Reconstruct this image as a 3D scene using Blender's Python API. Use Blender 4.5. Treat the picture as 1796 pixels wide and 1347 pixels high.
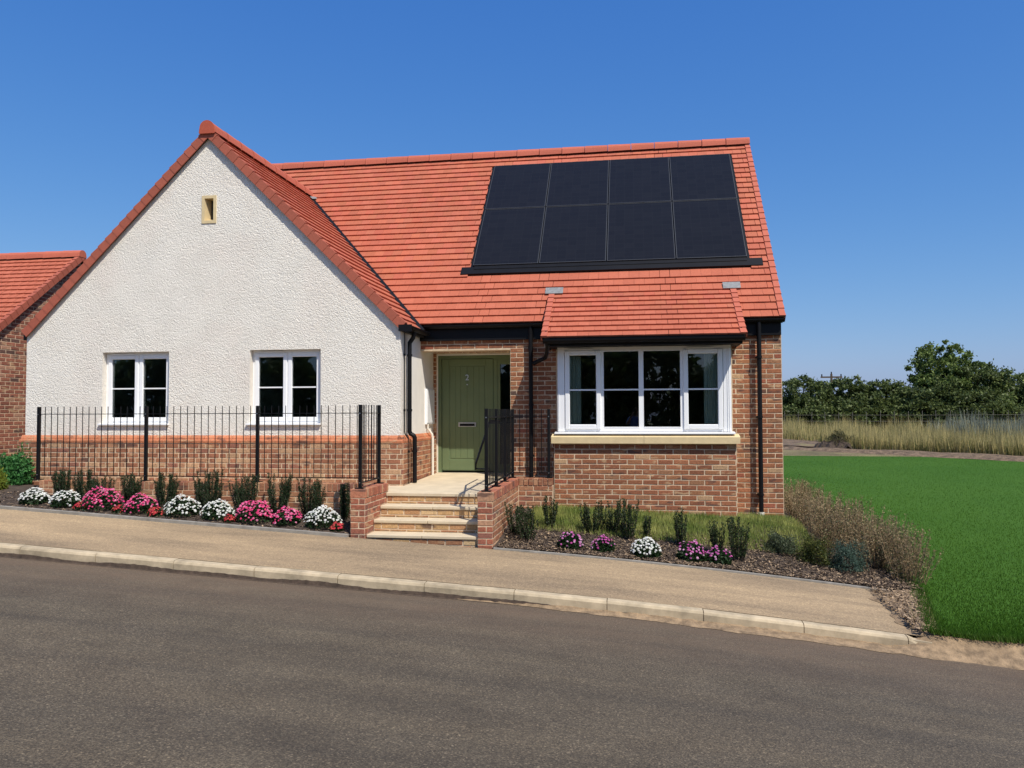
import bpy, math, random
import numpy as np
from mathutils import Vector, Matrix, Euler

for o in list(bpy.data.objects):
    bpy.data.objects.remove(o, do_unlink=True)
scene = bpy.context.scene
COL = scene.collection
rng = random.Random(7)
nrg = np.random.default_rng(11)

# ------------------------------------------------------------------ camera
CAM = Vector((3.4353, -11.2782, 1.081))
YAW, PITCH, ROLL = 0.1551, 0.0360, -0.0037
fw0 = Vector((-math.sin(YAW), math.cos(YAW), 0)); rt = Vector((math.cos(YAW), math.sin(YAW), 0)); up0 = Vector((0, 0, 1))
fw = fw0 * math.cos(PITCH) + up0 * math.sin(PITCH)
up = up0 * math.cos(PITCH) - fw0 * math.sin(PITCH)
rt2 = rt * math.cos(ROLL) + up * math.sin(ROLL)
up2 = up * math.cos(ROLL) - rt * math.sin(ROLL)
cd = bpy.data.cameras.new('camera'); cam = bpy.data.objects.new('camera', cd); COL.objects.link(cam)
m = Matrix((rt2, up2, -fw)).transposed().to_4x4(); m.translation = CAM
cam.matrix_world = m
cd.sensor_width = 36.0; cd.lens = 1381.9 / 1796 * 36; cd.clip_start = 0.05; cd.clip_end = 6000
scene.camera = cam

# ------------------------------------------------------------------ light
SUN_AZ, SUN_EL = 42.0, 54.5       # azimuth measured from the wall normal (-Y) towards +X
to_sun = Vector((math.sin(math.radians(SUN_AZ)) * math.cos(math.radians(SUN_EL)),
                 -math.cos(math.radians(SUN_AZ)) * math.cos(math.radians(SUN_EL)),
                 math.sin(math.radians(SUN_EL))))
world = bpy.data.worlds.new('World'); scene.world = world; world.use_nodes = True
wn = world.node_tree.nodes; wl = world.node_tree.links
bg = wn['Background']
sky = wn.new('ShaderNodeTexSky'); sky.sky_type = 'NISHITA'; sky.sun_disc = False
sky.sun_elevation = math.radians(SUN_EL)
sky.sun_rotation = math.atan2(to_sun.x, to_sun.y)
sky.altitude = 0; sky.air_density = 1.0; sky.dust_density = 1.0; sky.ozone_density = 3.0
sep = wn.new('ShaderNodeSeparateColor'); cmb = wn.new('ShaderNodeCombineColor')     # camera-like tone response per channel
wl.new(sky.outputs['Color'], sep.inputs[0])
for ch, (k_, g_) in enumerate(((0.45, 1.33), (1.03, 0.86), (2.95, 0.44))):
    mn = wn.new('ShaderNodeMath'); mn.operation = 'MINIMUM'; mn.inputs[1].default_value = 8.0
    pw = wn.new('ShaderNodeMath'); pw.operation = 'POWER'; pw.inputs[1].default_value = g_
    ml = wn.new('ShaderNodeMath'); ml.operation = 'MULTIPLY'; ml.inputs[1].default_value = k_
    wl.new(sep.outputs[ch], mn.inputs[0]); wl.new(mn.outputs[0], pw.inputs[0]); wl.new(pw.outputs[0], ml.inputs[0]); wl.new(ml.outputs[0], cmb.inputs[ch])
wl.new(cmb.outputs[0], bg.inputs['Color']); bg.inputs['Strength'].default_value = 0.10
sd = bpy.data.lights.new('sun', 'SUN'); sd.energy = 4.4; sd.angle = math.radians(0.53); sd.color = (1.0, 0.95, 0.86)
so = bpy.data.objects.new('sun', sd); COL.objects.link(so)
so.rotation_euler = to_sun.to_track_quat('Z', 'Y').to_euler(); so.location = (20, -20, 30)
vs = scene.view_settings
vs.view_transform = 'Standard'; vs.look = 'None'; vs.exposure = 0.2; vs.gamma = 1.0; vs.use_curve_mapping = False
scene.render.engine = 'CYCLES'

# ------------------------------------------------------------------ materials
def nmat(name):
    mt = bpy.data.materials.new(name); mt.use_nodes = True
    nt = mt.node_tree; b = nt.nodes['Principled BSDF']
    return mt, nt, b
def pos(nt, scale=(1, 1, 1)):
    g = nt.nodes.new('ShaderNodeNewGeometry'); mp = nt.nodes.new('ShaderNodeMapping')
    nt.links.new(g.outputs['Position'], mp.inputs['Vector']); mp.inputs['Scale'].default_value = scale
    return mp.outputs['Vector']
def noise(nt, vec, scale, detail=4, rough=0.6):
    n = nt.nodes.new('ShaderNodeTexNoise'); n.inputs['Scale'].default_value = scale
    n.inputs['Detail'].default_value = detail; n.inputs['Roughness'].default_value = rough
    nt.links.new(vec, n.inputs['Vector']); return n.outputs['Fac']
def ramp(nt, fac, stops):
    r = nt.nodes.new('ShaderNodeValToRGB'); e = r.color_ramp.elements
    while len(e) < len(stops): e.new(0.5)
    for i, (p, c) in enumerate(stops):
        e[i].position = p; e[i].color = (*c, 1) if len(c) == 3 else c
    nt.links.new(fac, r.inputs['Fac']); return r.outputs['Color']
def mix(nt, a, b, fac, mode='MIX'):
    n = nt.nodes.new('ShaderNodeMix'); n.data_type = 'RGBA'; n.blend_type = mode
    for s, v in ((n.inputs[0], fac), (n.inputs[6], a), (n.inputs[7], b)):
        if hasattr(v, 'is_linked'): nt.links.new(v, s)
        elif isinstance(v, (int, float)): s.default_value = v
        else: s.default_value = (*v, 1)
    return n.outputs[2]
def bump(nt, b, h, strength, dist):
    n = nt.nodes.new('ShaderNodeBump'); n.inputs['Strength'].default_value = strength; n.inputs['Distance'].default_value = dist
    nt.links.new(h, n.inputs['Height']); nt.links.new(n.outputs['Normal'], b.inputs['Normal'])
def gv(v): return (v, v, v)
def simple(name, col, rough=0.6, var=0.15, vscale=6, bsc=None, bst=0.3, bd=0.004, metal=0.0, stretch=(1, 1, 1), spec=None):
    mt, nt, b = nmat(name); v = pos(nt, stretch)
    f = noise(nt, v, vscale)
    c = ramp(nt, f, [(0.3, tuple(x * (1 - var) for x in col)), (0.7, tuple(min(1, x * (1 + var)) for x in col))])
    nt.links.new(c, b.inputs['Base Color']); b.inputs['Roughness'].default_value = rough; b.inputs['Metallic'].default_value = metal
    if spec is not None: b.inputs['Specular IOR Level'].default_value = spec
    if bsc: bump(nt, b, noise(nt, v, bsc, 6), bst, bd)
    return mt
def attr(name, rough=0.8, var=0.2, vscale=30, bsc=60, bst=0.4, bd=0.003, tint=None, sub=0.0, macro=0.0):
    mt, nt, b = nmat(name); v = pos(nt)
    a = nt.nodes.new('ShaderNodeAttribute'); a.attribute_name = 'Col'
    f = noise(nt, v, vscale, 5)
    k = ramp(nt, f, [(0.3, gv(1 - var)), (0.72, gv(1 + var))])
    c = mix(nt, a.outputs['Color'], k, 1.0, 'MULTIPLY')
    if macro:
        f2 = noise(nt, v, 0.7, 3); k2 = ramp(nt, f2, [(0.35, gv(1 - macro)), (0.65, gv(1 + macro))])
        c = mix(nt, c, k2, 1.0, 'MULTIPLY')
    nt.links.new(c, b.inputs['Base Color']); b.inputs['Roughness'].default_value = rough
    if bst: bump(nt, b, noise(nt, v, bsc, 5), bst, bd)
    return mt
def leafmat(name, trans=0.35, rough=0.5):
    mt, nt, b = nmat(name)
    a = nt.nodes.new('ShaderNodeAttribute'); a.attribute_name = 'Col'
    nt.links.new(a.outputs['Color'], b.inputs['Base Color']); b.inputs['Roughness'].default_value = rough
    b.inputs['Specular IOR Level'].default_value = 0.25
    t = nt.nodes.new('ShaderNodeBsdfTranslucent'); nt.links.new(a.outputs['Color'], t.inputs['Color'])
    ms = nt.nodes.new('ShaderNodeMixShader'); ms.inputs[0].default_value = trans
    out = nt.nodes['Material Output']
    nt.links.new(b.outputs[0], ms.inputs[1]); nt.links.new(t.outputs[0], ms.inputs[2]); nt.links.new(ms.outputs[0], out.inputs['Surface'])
    return mt

M = {}
def brick_mat():
    mt, nt, b = nmat('brick_clay'); v = pos(nt)
    a = nt.nodes.new('ShaderNodeAttribute'); a.attribute_name = 'Col'
    k = ramp(nt, noise(nt, v, 42, 5), [(0.28, gv(.70)), (0.72, gv(1.26))])
    c = mix(nt, a.outputs['Color'], k, 1.0, 'MULTIPLY')
    f1 = ramp(nt, noise(nt, pos(nt, (.6, .6, 1.6)), 7.5, 4), [(0.575, gv(0)), (0.66, gv(.75))]); c = mix(nt, c, (.50, .33, .19), f1)      # buff kiss marks
    f2 = ramp(nt, noise(nt, pos(nt, (.5, .5, 1.5)), 6.1, 4, .5), [(0.33, gv(.80)), (0.41, gv(0))]); c = mix(nt, c, (.10, .060, .050), f2)    # burnt ends
    m = ramp(nt, noise(nt, v, .9, 3), [(0.3, (.90, .92, .90)), (0.7, (1.12, 1.08, 1.05))]); c = mix(nt, c, m, 1.0, 'MULTIPLY')
    nt.links.new(c, b.inputs['Base Color']); b.inputs['Roughness'].default_value = .92; b.inputs['Specular IOR Level'].default_value = .2
    bump(nt, b, noise(nt, v, 70, 6, .7), .8, .007)
    return mt
M['brick'] = brick_mat()
M['tile'] = attr('roof_tile_clay', 0.85, 0.10, 30, 120, 0.35, 0.003, macro=0.04)
M['mortar'] = simple('mortar', (0.60, 0.46, 0.31), 0.95, 0.2, 14, 90, 0.5, 0.004)
M['pvc'] = simple('white_upvc', (0.88, 0.88, 0.87), 0.35, 0.02, 2)
M['cream'] = simple('cream_plastic', (0.74, 0.70, 0.60), 0.45, 0.05, 3)
M['black'] = simple('black_plastic', (0.006, 0.006, 0.007), 0.5, 0.2, 5, spec=.2)
M['blackmetal'] = simple('black_paint_metal', (0.006, 0.006, 0.0065), 0.5, 0.2, 12, 140, 0.1, 0.001, spec=.22)
M['steel'] = simple('bright_steel', (0.6, 0.6, 0.6), 0.3, 0.1, 20, metal=1.0)
M['lead'] = simple('lead_grey', (0.22, 0.225, 0.22), 0.55, 0.25, 25, 60, 0.3, 0.003)
M['underlay'] = simple('roof_underlay', (0.03, 0.028, 0.026), 0.9)
M['stone'] = simple('cast_stone_sand', (0.66, 0.52, 0.29), 0.85, 0.08, 9, 150, 0.3, 0.002)
M['paving'] = simple('cream_paving', (0.58, 0.48, 0.33), 0.88, 0.12, 3.5, 120, 0.35, 0.002)
M['inner'] = simple('interior_plaster', (0.78, 0.77, 0.70), 0.9, 0.03, 2)
M['cloth'] = simple('curtain_cloth', (0.74, 0.73, 0.66), 0.95, 0.03, 3)
M['innerdark'] = simple('interior_floor', (0.10, 0.08, 0.065), 0.8, 0.1, 3)
M['door'] = simple('sage_green_door', (0.135, 0.178, 0.088), 0.5, 0.05, 4, 260, 0.08, 0.001, spec=.25)
M['leaf'] = leafmat('leaf', 0.35)
M['petal'] = leafmat('petal', 0.25, 0.6)
M['dry'] = leafmat('dry_leaf', 0.25, 0.8)
M['bark'] = simple('bark', (0.09, 0.065, 0.045), 0.95, 0.3, 12, 30, 0.7, 0.02)
M['chip'] = attr('bark_chip', 0.95, 0.25, 60, 80, 0.3, 0.003)

def render_mat():
    mt, nt, b = nmat('roughcast_render'); v = pos(nt)
    big = noise(nt, v, 0.9, 5); c1 = ramp(nt, big, [(0.3, (0.85, 0.775, 0.685)), (0.5, (0.86, 0.815, 0.725)), (0.7, (0.88, 0.84, 0.755))])
    st = noise(nt, v, 2.3, 5, .6); k = ramp(nt, st, [(0.34, (.955, .945, .925)), (0.58, (1.02, 1.01, .99))]); c1 = mix(nt, c1, k, 1.0, 'MULTIPLY')
    nt.links.new(c1, b.inputs['Base Color']); b.inputs['Roughness'].default_value = 0.95
    warp = nt.nodes.new('ShaderNodeTexVoronoi'); warp.inputs['Scale'].default_value = 40; warp.feature = 'SMOOTH_F1'
    warp.inputs['Smoothness'].default_value = 0.6; warp.inputs['Randomness'].default_value = 1.0
    nn = nt.nodes.new('ShaderNodeTexNoise'); nn.inputs['Scale'].default_value = 16; nn.inputs['Detail'].default_value = 3
    nt.links.new(v, nn.inputs['Vector'])
    vm = nt.nodes.new('ShaderNodeVectorMath'); vm.operation = 'MULTIPLY_ADD'
    vm.inputs[1].default_value = (0.13, 0.13, 0.13)
    nt.links.new(nn.outputs['Color'], vm.inputs[0]); nt.links.new(v, vm.inputs[2]); nt.links.new(vm.outputs[0], warp.inputs['Vector'])
    n2 = noise(nt, v, 75, 5, 0.75)
    ma = nt.nodes.new('ShaderNodeMath'); ma.operation = 'MULTIPLY_ADD'; ma.inputs[1].default_value = -0.9
    nt.links.new(warp.outputs['Distance'], ma.inputs[0]); nt.links.new(n2, ma.inputs[2])
    bump(nt, b, ma.outputs[0], 0.85, 0.014)
    return mt
M['render'] = render_mat()
M['smooth_render'] = simple('smooth_render', (0.84, 0.80, 0.72), 0.93, 0.05, 3, 90, 0.6, 0.006)

def glass_mat():
    mt = bpy.data.materials.new('window_glass'); mt.use_nodes = True; nt = mt.node_tree
    nt.nodes.remove(nt.nodes['Principled BSDF'])
    t = nt.nodes.new('ShaderNodeBsdfTransparent'); t.inputs['Color'].default_value = (0.80, 0.86, 0.84, 1)
    g = nt.nodes.new('ShaderNodeBsdfGlossy'); g.inputs['Roughness'].default_value = 0.004; g.inputs['Color'].default_value = (0.9, 0.95, 0.95, 1)
    fr = nt.nodes.new('ShaderNodeFresnel'); fr.inputs['IOR'].default_value = 1.6
    ms = nt.nodes.new('ShaderNodeMixShader')
    nt.links.new(fr.outputs[0], ms.inputs[0]); nt.links.new(t.outputs[0], ms.inputs[1]); nt.links.new(g.outputs[0], ms.inputs[2])
    nt.links.new(ms.outputs[0], nt.nodes['Material Output'].inputs['Surface'])
    return mt
M['glass'] = glass_mat()

def solar_mat():
    mt, nt, b = nmat('solar_cells'); v = pos(nt)
    br = nt.nodes.new('ShaderNodeTexBrick'); br.offset = 0.0; br.inputs['Scale'].default_value = 1.0; br.inputs['Brick Width'].default_value = .1637; br.inputs['Row Height'].default_value = .0945
    br.inputs['Mortar Size'].default_value = .0016; br.inputs['Color1'].default_value = (.011, .0115, .0145, 1); br.inputs['Color2'].default_value = (.013, .0135, .0165, 1); br.inputs['Mortar'].default_value = (.019, .020, .023, 1)
    sp = nt.nodes.new('ShaderNodeSeparateXYZ'); cx_ = nt.nodes.new('ShaderNodeCombineXYZ'); nt.links.new(v, sp.inputs[0]); nt.links.new(sp.outputs['X'], cx_.inputs[0]); nt.links.new(sp.outputs['Z'], cx_.inputs[1]); nt.links.new(cx_.outputs[0], br.inputs['Vector'])
    c = br.outputs['Color']
    nt.links.new(c, b.inputs['Base Color']); b.inputs['Roughness'].default_value = 0.22; b.inputs['Specular IOR Level'].default_value = 0.13
    return mt
M['solar'] = solar_mat()
M['solarframe'] = simple('solar_frame', (0.042, 0.044, 0.047), 0.45, 0.1, 5)

def road_mat():
    mt, nt, b = nmat('asphalt'); v = pos(nt)
    fine = noise(nt, v, 75, 5, 0.75); c = ramp(nt, fine, [(0.28, (0.043, 0.033, 0.021)), (0.5, (0.096, 0.0765, 0.050)), (0.72, (0.196, 0.160, 0.108))])
    mid = noise(nt, v, 2.2, 5); k = ramp(nt, mid, [(0.3, (0.84, 0.82, 0.80)), (0.7, (1.13, 1.13, 1.13))])
    c = mix(nt, c, k, 1.0, 'MULTIPLY')
    st = noise(nt, pos(nt, (0.12, 1.5, 1)), 1.3, 4); k2 = ramp(nt, st, [(0.36, (0.74, 0.73, 0.73)), (0.62, (1.08, 1.05, 1.00))])
    c = mix(nt, c, k2, 1.0, 'MULTIPLY')
    vc = nt.nodes.new('ShaderNodeTexVoronoi'); vc.inputs['Scale'].default_value = 120; nt.links.new(v, vc.inputs['Vector'])
    sc_ = nt.nodes.new('ShaderNodeSeparateColor'); nt.links.new(vc.outputs['Color'], sc_.inputs[0])
    k5 = ramp(nt, sc_.outputs[0], [(0.0, gv(.58)), (0.55, gv(.96)), (0.9, gv(1.20)), (1.0, gv(2.0))]); c = mix(nt, c, k5, 1.0, 'MULTIPLY')
    # sandy dust near the kerb
    g = nt.nodes.new('ShaderNodeNewGeometry'); sx = nt.nodes.new('ShaderNodeSeparateXYZ'); nt.links.new(g.outputs['Position'], sx.inputs[0])
    mr = nt.nodes.new('ShaderNodeMapRange'); mr.inputs[1].default_value = -5.3; mr.inputs[2].default_value = -3.6; nt.links.new(sx.outputs['Y'], mr.inputs[0])
    dn = noise(nt, pos(nt, (0.5, 2.0, 1)), 1.8, 5); dm = nt.nodes.new('ShaderNodeMath'); dm.operation = 'MULTIPLY'
    nt.links.new(mr.outputs[0], dm.inputs[0]); nt.links.new(dn, dm.inputs[1])
    c = mix(nt, c, (0.155, 0.100, 0.060), dm.outputs[0])
    nt.links.new(c, b.inputs['Base Color']); b.inputs['Roughness'].default_value = 0.9
    vo = nt.nodes.new('ShaderNodeTexVoronoi'); vo.inputs['Scale'].default_value = 95; nt.links.new(v, vo.inputs['Vector'])
    bump(nt, b, vo.outputs['Distance'], 0.75, 0.006)
    return mt
M['road'] = road_mat()

def pave_mat():
    mt, nt, b = nmat('buff_tarmac'); v = pos(nt)
    fine = noise(nt, v, 90, 5, 0.7); c = ramp(nt, fine, [(0.28, (0.23, 0.165, 0.10)), (0.7, (0.46, 0.345, 0.205))])
    st = noise(nt, pos(nt, (0.35, 4.0, 1)), 1.6, 5, 0.6); k = ramp(nt, st, [(0.32, (0.88, 0.87, 0.86)), (0.66, (1.09, 1.07, 1.04))])
    c = mix(nt, c, k, 1.0, 'MULTIPLY')
    lg = noise(nt, pos(nt, (.25, 1.2, 1)), 1.1, 5, .65); k3 = ramp(nt, lg, [(0.36, (.66, .65, .66)), (0.62, (1.06, 1.04, 1.01))]); c = mix(nt, c, k3, 1.0, 'MULTIPLY')
    vo = nt.nodes.new('ShaderNodeTexVoronoi'); vo.inputs['Scale'].default_value = 70; nt.links.new(v, vo.inputs['Vector'])
    sv_ = nt.nodes.new('ShaderNodeSeparateColor'); nt.links.new(vo.outputs['Color'], sv_.inputs[0]); k4 = ramp(nt, sv_.outputs[0], [(0.0, gv(.82)), (0.8, gv(1.06)), (1.0, gv(1.28))]); c = mix(nt, c, k4, 1.0, 'MULTIPLY')
    nt.links.new(c, b.inputs['Base Color']); b.inputs['Roughness'].default_value = 0.92
    bump(nt, b, fine, 0.6, 0.006)
    return mt
M['pave'] = pave_mat()
M['kerb'] = simple('kerb_concrete', (0.43, 0.345, 0.225), 0.92, 0.32, 5, 120, 0.4, 0.003)
M['sand'] = simple('sandy_dirt', (0.255, 0.175, 0.10), 0.95, 0.42, 12, 45, 0.9, 0.014)
M['grime'] = simple('kerb_grime', (0.085, 0.058, 0.040), 0.95, 0.4, 14, 60, 0.6, 0.006)
M['soil'] = simple('dark_soil', (0.060, 0.042, 0.030), 0.98, 0.4, 9, 40, 0.9, 0.02)
M['rubble'] = simple('stony_soil', (0.165, 0.112, 0.068), 0.97, 0.55, 5, 12, 1.0, 0.08)
M['stake'] = simple('weathered_stake', (0.16, 0.15, 0.12), 0.9, 0.3, 8)
M['edging'] = simple('concrete_edging', (0.26, 0.24, 0.205), 0.92, 0.25, 8, 100, 0.4, 0.003)
def lawn_mat():
    mt, nt, b = nmat('lawn'); v = pos(nt)
    f = noise(nt, v, 60, 4, 0.7); c = ramp(nt, f, [(0.3, (0.030, 0.078, 0.006)), (0.7, (0.062, 0.148, 0.014))])
    f2 = noise(nt, v, 0.35, 4); k = ramp(nt, f2, [(0.3, (0.85, 0.92, 0.8)), (0.7, (1.15, 1.1, 1.2))])
    c = mix(nt, c, k, 1.0, 'MULTIPLY')
    nt.links.new(c, b.inputs['Base Color']); b.inputs['Roughness'].default_value = 0.9; b.inputs['Specular IOR Level'].default_value = 0.15
    bump(nt, b, f, 0.7, 0.02)
    return mt
M['lawn'] = lawn_mat()
M['field'] = simple('field_ground', (0.17, 0.135, 0.06), 0.97, 0.4, 0.8, 6, 0.8, 0.05)

# ------------------------------------------------------------------ scene tree helpers
WO = {}
def link(o, parent, world):
    COL.objects.link(o)
    WO[o.name] = Vector(world)
    if parent is not None:
        o.parent = parent; o.location = Vector(world) - WO[parent.name]
    else:
        o.location = Vector(world)
    return o
def tag(o, label=None, cat=None, group=None, kind=None):
    if label: o['label'] = label
    if cat: o['category'] = cat
    if group: o['group'] = group
    if kind: o['kind'] = kind
    return o
def thing(name, label, cat, loc, group=None):
    o = bpy.data.objects.new(name, None); o.empty_display_size = 0.2
    link(o, None, loc); return tag(o, label, cat, group)

def mesh_arrays(name, verts, k, cols=None):
    """verts (N*k,3): one k-gon per k verts; cols (N,3)"""
    verts = np.asarray(verts, np.float32).reshape(-1, 3); n = len(verts) // k
    me = bpy.data.meshes.new(name)
    me.vertices.add(len(verts)); me.vertices.foreach_set('co', verts.ravel())
    me.loops.add(len(verts)); me.loops.foreach_set('vertex_index', np.arange(len(verts), dtype=np.int32))
    me.polygons.add(n); me.polygons.foreach_set('loop_start', np.arange(0, n * k, k, dtype=np.int32))
    if cols is not None:
        a = me.attributes.new('Col', 'FLOAT_COLOR', 'FACE')
        c = np.ones((n, 4), np.float32); c[:, :3] = cols; a.data.foreach_set('color', c.ravel())
    me.update(calc_edges=True); return me

class MB:
    def __init__(s): s.v = []; s.f = []; s.c = []; s.col = None
    def poly(s, pts):
        i = len(s.v); s.v += [tuple(p) for p in pts]; s.f.append(tuple(range(i, i + len(pts)))); s.c.append(s.col)
    def raw(s, vs, fs):
        i = len(s.v); s.v += [tuple(p) for p in vs]
        for f in fs: s.f.append(tuple(i + k for k in f)); s.c.append(s.col)
    def hexa(s, p):   # 8 pts: bottom 4 ccw (from above), top 4
        s.raw(p, [(0, 3, 2, 1), (4, 5, 6, 7), (0, 1, 5, 4), (1, 2, 6, 5), (2, 3, 7, 6), (3, 0, 4, 7)]); return s
    def box(s, x0, x1, y0, y1, z0, z1):
        return s.hexa([(x0, y0, z0), (x1, y0, z0), (x1, y1, z0), (x0, y1, z0), (x0, y0, z1), (x1, y0, z1), (x1, y1, z1), (x0, y1, z1)])
    def bbox(s, x0, x1, y0, y1, z0, z1, b=0.006):
        """box with chamfered vertical+horizontal front edges (all 12 edges)"""
        import itertools
        vs = []; idx = {}
        X = (x0, x1); Y = (y0, y1); Z = (z0, z1)
        for i, j, k in itertools.product((0, 1), repeat=3):
            sx, sy, sz = (1 if i == 0 else -1), (1 if j == 0 else -1), (1 if k == 0 else -1)
            for ax in range(3):
                p = [X[i] + (0 if ax == 0 else sx * b), Y[j] + (0 if ax == 1 else sy * b), Z[k] + (0 if ax == 2 else sz * b)]
                idx[(i, j, k, ax)] = len(vs); vs.append(p)
        fs = []
        def q(*ks): fs.append([idx[k] for k in ks])
        for i in (0, 1): q((i, 0, 0, 0), (i, 1, 0, 0), (i, 1, 1, 0), (i, 0, 1, 0))
        for j in (0, 1): q((0, j, 0, 1), (1, j, 0, 1), (1, j, 1, 1), (0, j, 1, 1))
        for k in (0, 1): q((0, 0, k, 2), (1, 0, k, 2), (1, 1, k, 2), (0, 1, k, 2))
        for j in (0, 1):
            for k in (0, 1): q((0, j, k, 1), (1, j, k, 1), (1, j, k, 2), (0, j, k, 2))
        for i in (0, 1):
            for k in (0, 1): q((i, 0, k, 0), (i, 1, k, 0), (i, 1, k, 2), (i, 0, k, 2))
        for i in (0, 1):
            for j in (0, 1): q((i, j, 0, 0), (i, j, 1, 0), (i, j, 1, 1), (i, j, 0, 1))
        for i, j, k in itertools.product((0, 1), repeat=3): q((i, j, k, 0), (i, j, k, 1), (i, j, k, 2))
        s.raw(vs, fs); return s
    def prism(s, prof, axis, a0, a1):
        """closed profile of (p,q) extruded along axis: 'x': (y,z); 'y': (x,z); 'z': (x,y)"""
        def mk(p, a):
            return {'x': (a, p[0], p[1]), 'y': (p[0], a, p[1]), 'z': (p[0], p[1], a)}[axis]
        n = len(prof); i = len(s.v)
        s.v += [mk(p, a0) for p in prof] + [mk(p, a1) for p in prof]
        s.f += [tuple(range(i, i + n)), tuple(range(i + n, i + 2 * n))]; s.c += [s.col, s.col]
        for k in range(n):
            s.f.append((i + k, i + (k + 1) % n, i + n + (k + 1) % n, i + n + k)); s.c.append(s.col)
        return s
    def tube(s, path, r, n=8, cap=True):
        path = [Vector(p) for p in path]; rs = r if isinstance(r, (list, tuple)) else [r] * len(path)
        rings = []; ref = Vector((0.31, 0.17, 0.93)).normalized()
        for i, p in enumerate(path):
            if i == 0: t = path[1] - p
            elif i == len(path) - 1: t = p - path[i - 1]
            else: t = (path[i + 1] - p).normalized() + (p - path[i - 1]).normalized()
            t.normalize()
            rf = ref if abs(t.dot(ref)) < 0.95 else Vector((1, 0, 0))
            a = t.cross(rf).normalized(); b = t.cross(a)
            i0 = len(s.v)
            for k in range(n):
                w = 2 * math.pi * k / n
                s.v.append(tuple(p + (a * math.cos(w) + b * math.sin(w)) * rs[i]))
            rings.append(i0)
        for q0, q1 in zip(rings, rings[1:]):
            for k in range(n):
                s.f.append((q0 + k, q0 + (k + 1) % n, q1 + (k + 1) % n, q1 + k)); s.c.append(s.col)
        if cap:
            s.f += [tuple(range(rings[0], rings[0] + n)), tuple(range(rings[-1], rings[-1] + n))]; s.c += [s.col, s.col]
        return s
    def mesh(s, name, org=(0, 0, 0), fix=True):
        me = bpy.data.meshes.new(name)
        ox, oy, oz = org
        me.from_pydata([(x - ox, y - oy, z - oz) for x, y, z in s.v], [], s.f)
        if any(c is not None for c in s.c):
            a = me.attributes.new('Col', 'FLOAT_COLOR', 'FACE')
            a.data.foreach_set('color', [w for c in s.c for w in (*(c or (0.5, 0.5, 0.5)), 1.0)])
        if fix:
            import bmesh
            bm = bmesh.new(); bm.from_mesh(me); bmesh.ops.recalc_face_normals(bm, faces=bm.faces); bm.to_mesh(me); bm.free()
        return me
    def build(s, name, mat, parent=None, smooth=False, kind=None, fix=True):
        a = np.array(s.v); org = (a.min(0) + a.max(0)) / 2; org[2] = a.min(0)[2]
        me = s.mesh(name, org, fix); me.materials.append(mat)
        if smooth:
            me.polygons.foreach_set('use_smooth', [True] * len(me.polygons))
        o = bpy.data.objects.new(name, me); link(o, parent, org)
        if kind: o['kind'] = kind
        return o
def arr_obj(name, me, mat, parent, world, kind=None):
    me.materials.append(mat); o = bpy.data.objects.new(name, me); link(o, parent, world)
    if kind: o['kind'] = kind
    return o
def strip(name, xs, ys, zf, mat, parent=None, kind='structure'):
    V = [(x, y, zf(x, y)) for y in ys for x in xs]; nx = len(xs); F = []
    for j in range(len(ys) - 1):
        for i in range(nx - 1):
            F.append((j * nx + i, j * nx + i + 1, (j + 1) * nx + i + 1, (j + 1) * nx + i))
    me = bpy.data.meshes.new(name); me.from_pydata(V, [], F); me.materials.append(mat)
    me.polygons.foreach_set('use_smooth', [True] * len(me.polygons))
    o = bpy.data.objects.new(name, me); link(o, parent, (0, 0, 0)); 
    if kind: o['kind'] = kind
    return o
def lin(a, b, n): return [a + (b - a) * i / n for i in range(n + 1)]
def clamp(x, a, b): return max(a, min(b, x))
def lerp(a, b, t): return a + (b - a) * t
def sstep(t): t = clamp(t, 0, 1); return t * t * (3 - 2 * t)

# ------------------------------------------------------------------ levels
def P(x):                      # back edge of the pavement, falling to the right
    x = clamp(x, -18, 40)
    z = -0.478 - 0.058 * min(x, 6.5)
    if x > 2: z -= 0.006 * (min(x, 6.5) - 2) ** 2
    if x > 6.5: z -= 0.035 * (x - 6.5)
    return max(z, -1.45)
def pav_z(x, y): return P(x) - 0.05 * (-1.8 - y)
def road_z(x, y):
    d = -3.5 - y
    return P(x) - 0.085 - 0.125 + 0.045 * min(d, 9.0) - 0.01 * max(0, d - 9.0)
def lawn_z(x, y):
    t = clamp((y + 3.5) / 24, 0, 1) ** 0.8
    return lerp(P(max(x, 6.0)) - 0.03, -0.52, t)
def field_z(x, y): return lerp(-0.52, 0.05, clamp((y - 18) / 24, 0, 1))
def H(x): return -0.36 - 0.04 * (x - 2.3)
def bed_z(x, y):
    z = lerp(P(x) + 0.015, H(x), sstep((y + 1.75) / 2.4))
    if x > 5.5:
        z = lerp(z, lawn_z(x, y) + 0.02, sstep((x - 5.5) / 1.0))
    return z
def lbed_z(x, y): return P(x) + 0.02 + 0.09 * sstep((y + 1.8) / 0.8)
def ground_z(x, y):
    if y < -3.5: return road_z(x, y) - 0.12
    if y < -1.8: return pav_z(x, y) - 0.12
    if x > 6.0:
        if y > 18: return field_z(x, y) - 0.05
        return lawn_z(x, y) - 0.12
    return -1.3 if y > -1.0 else P(x) - .25

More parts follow.
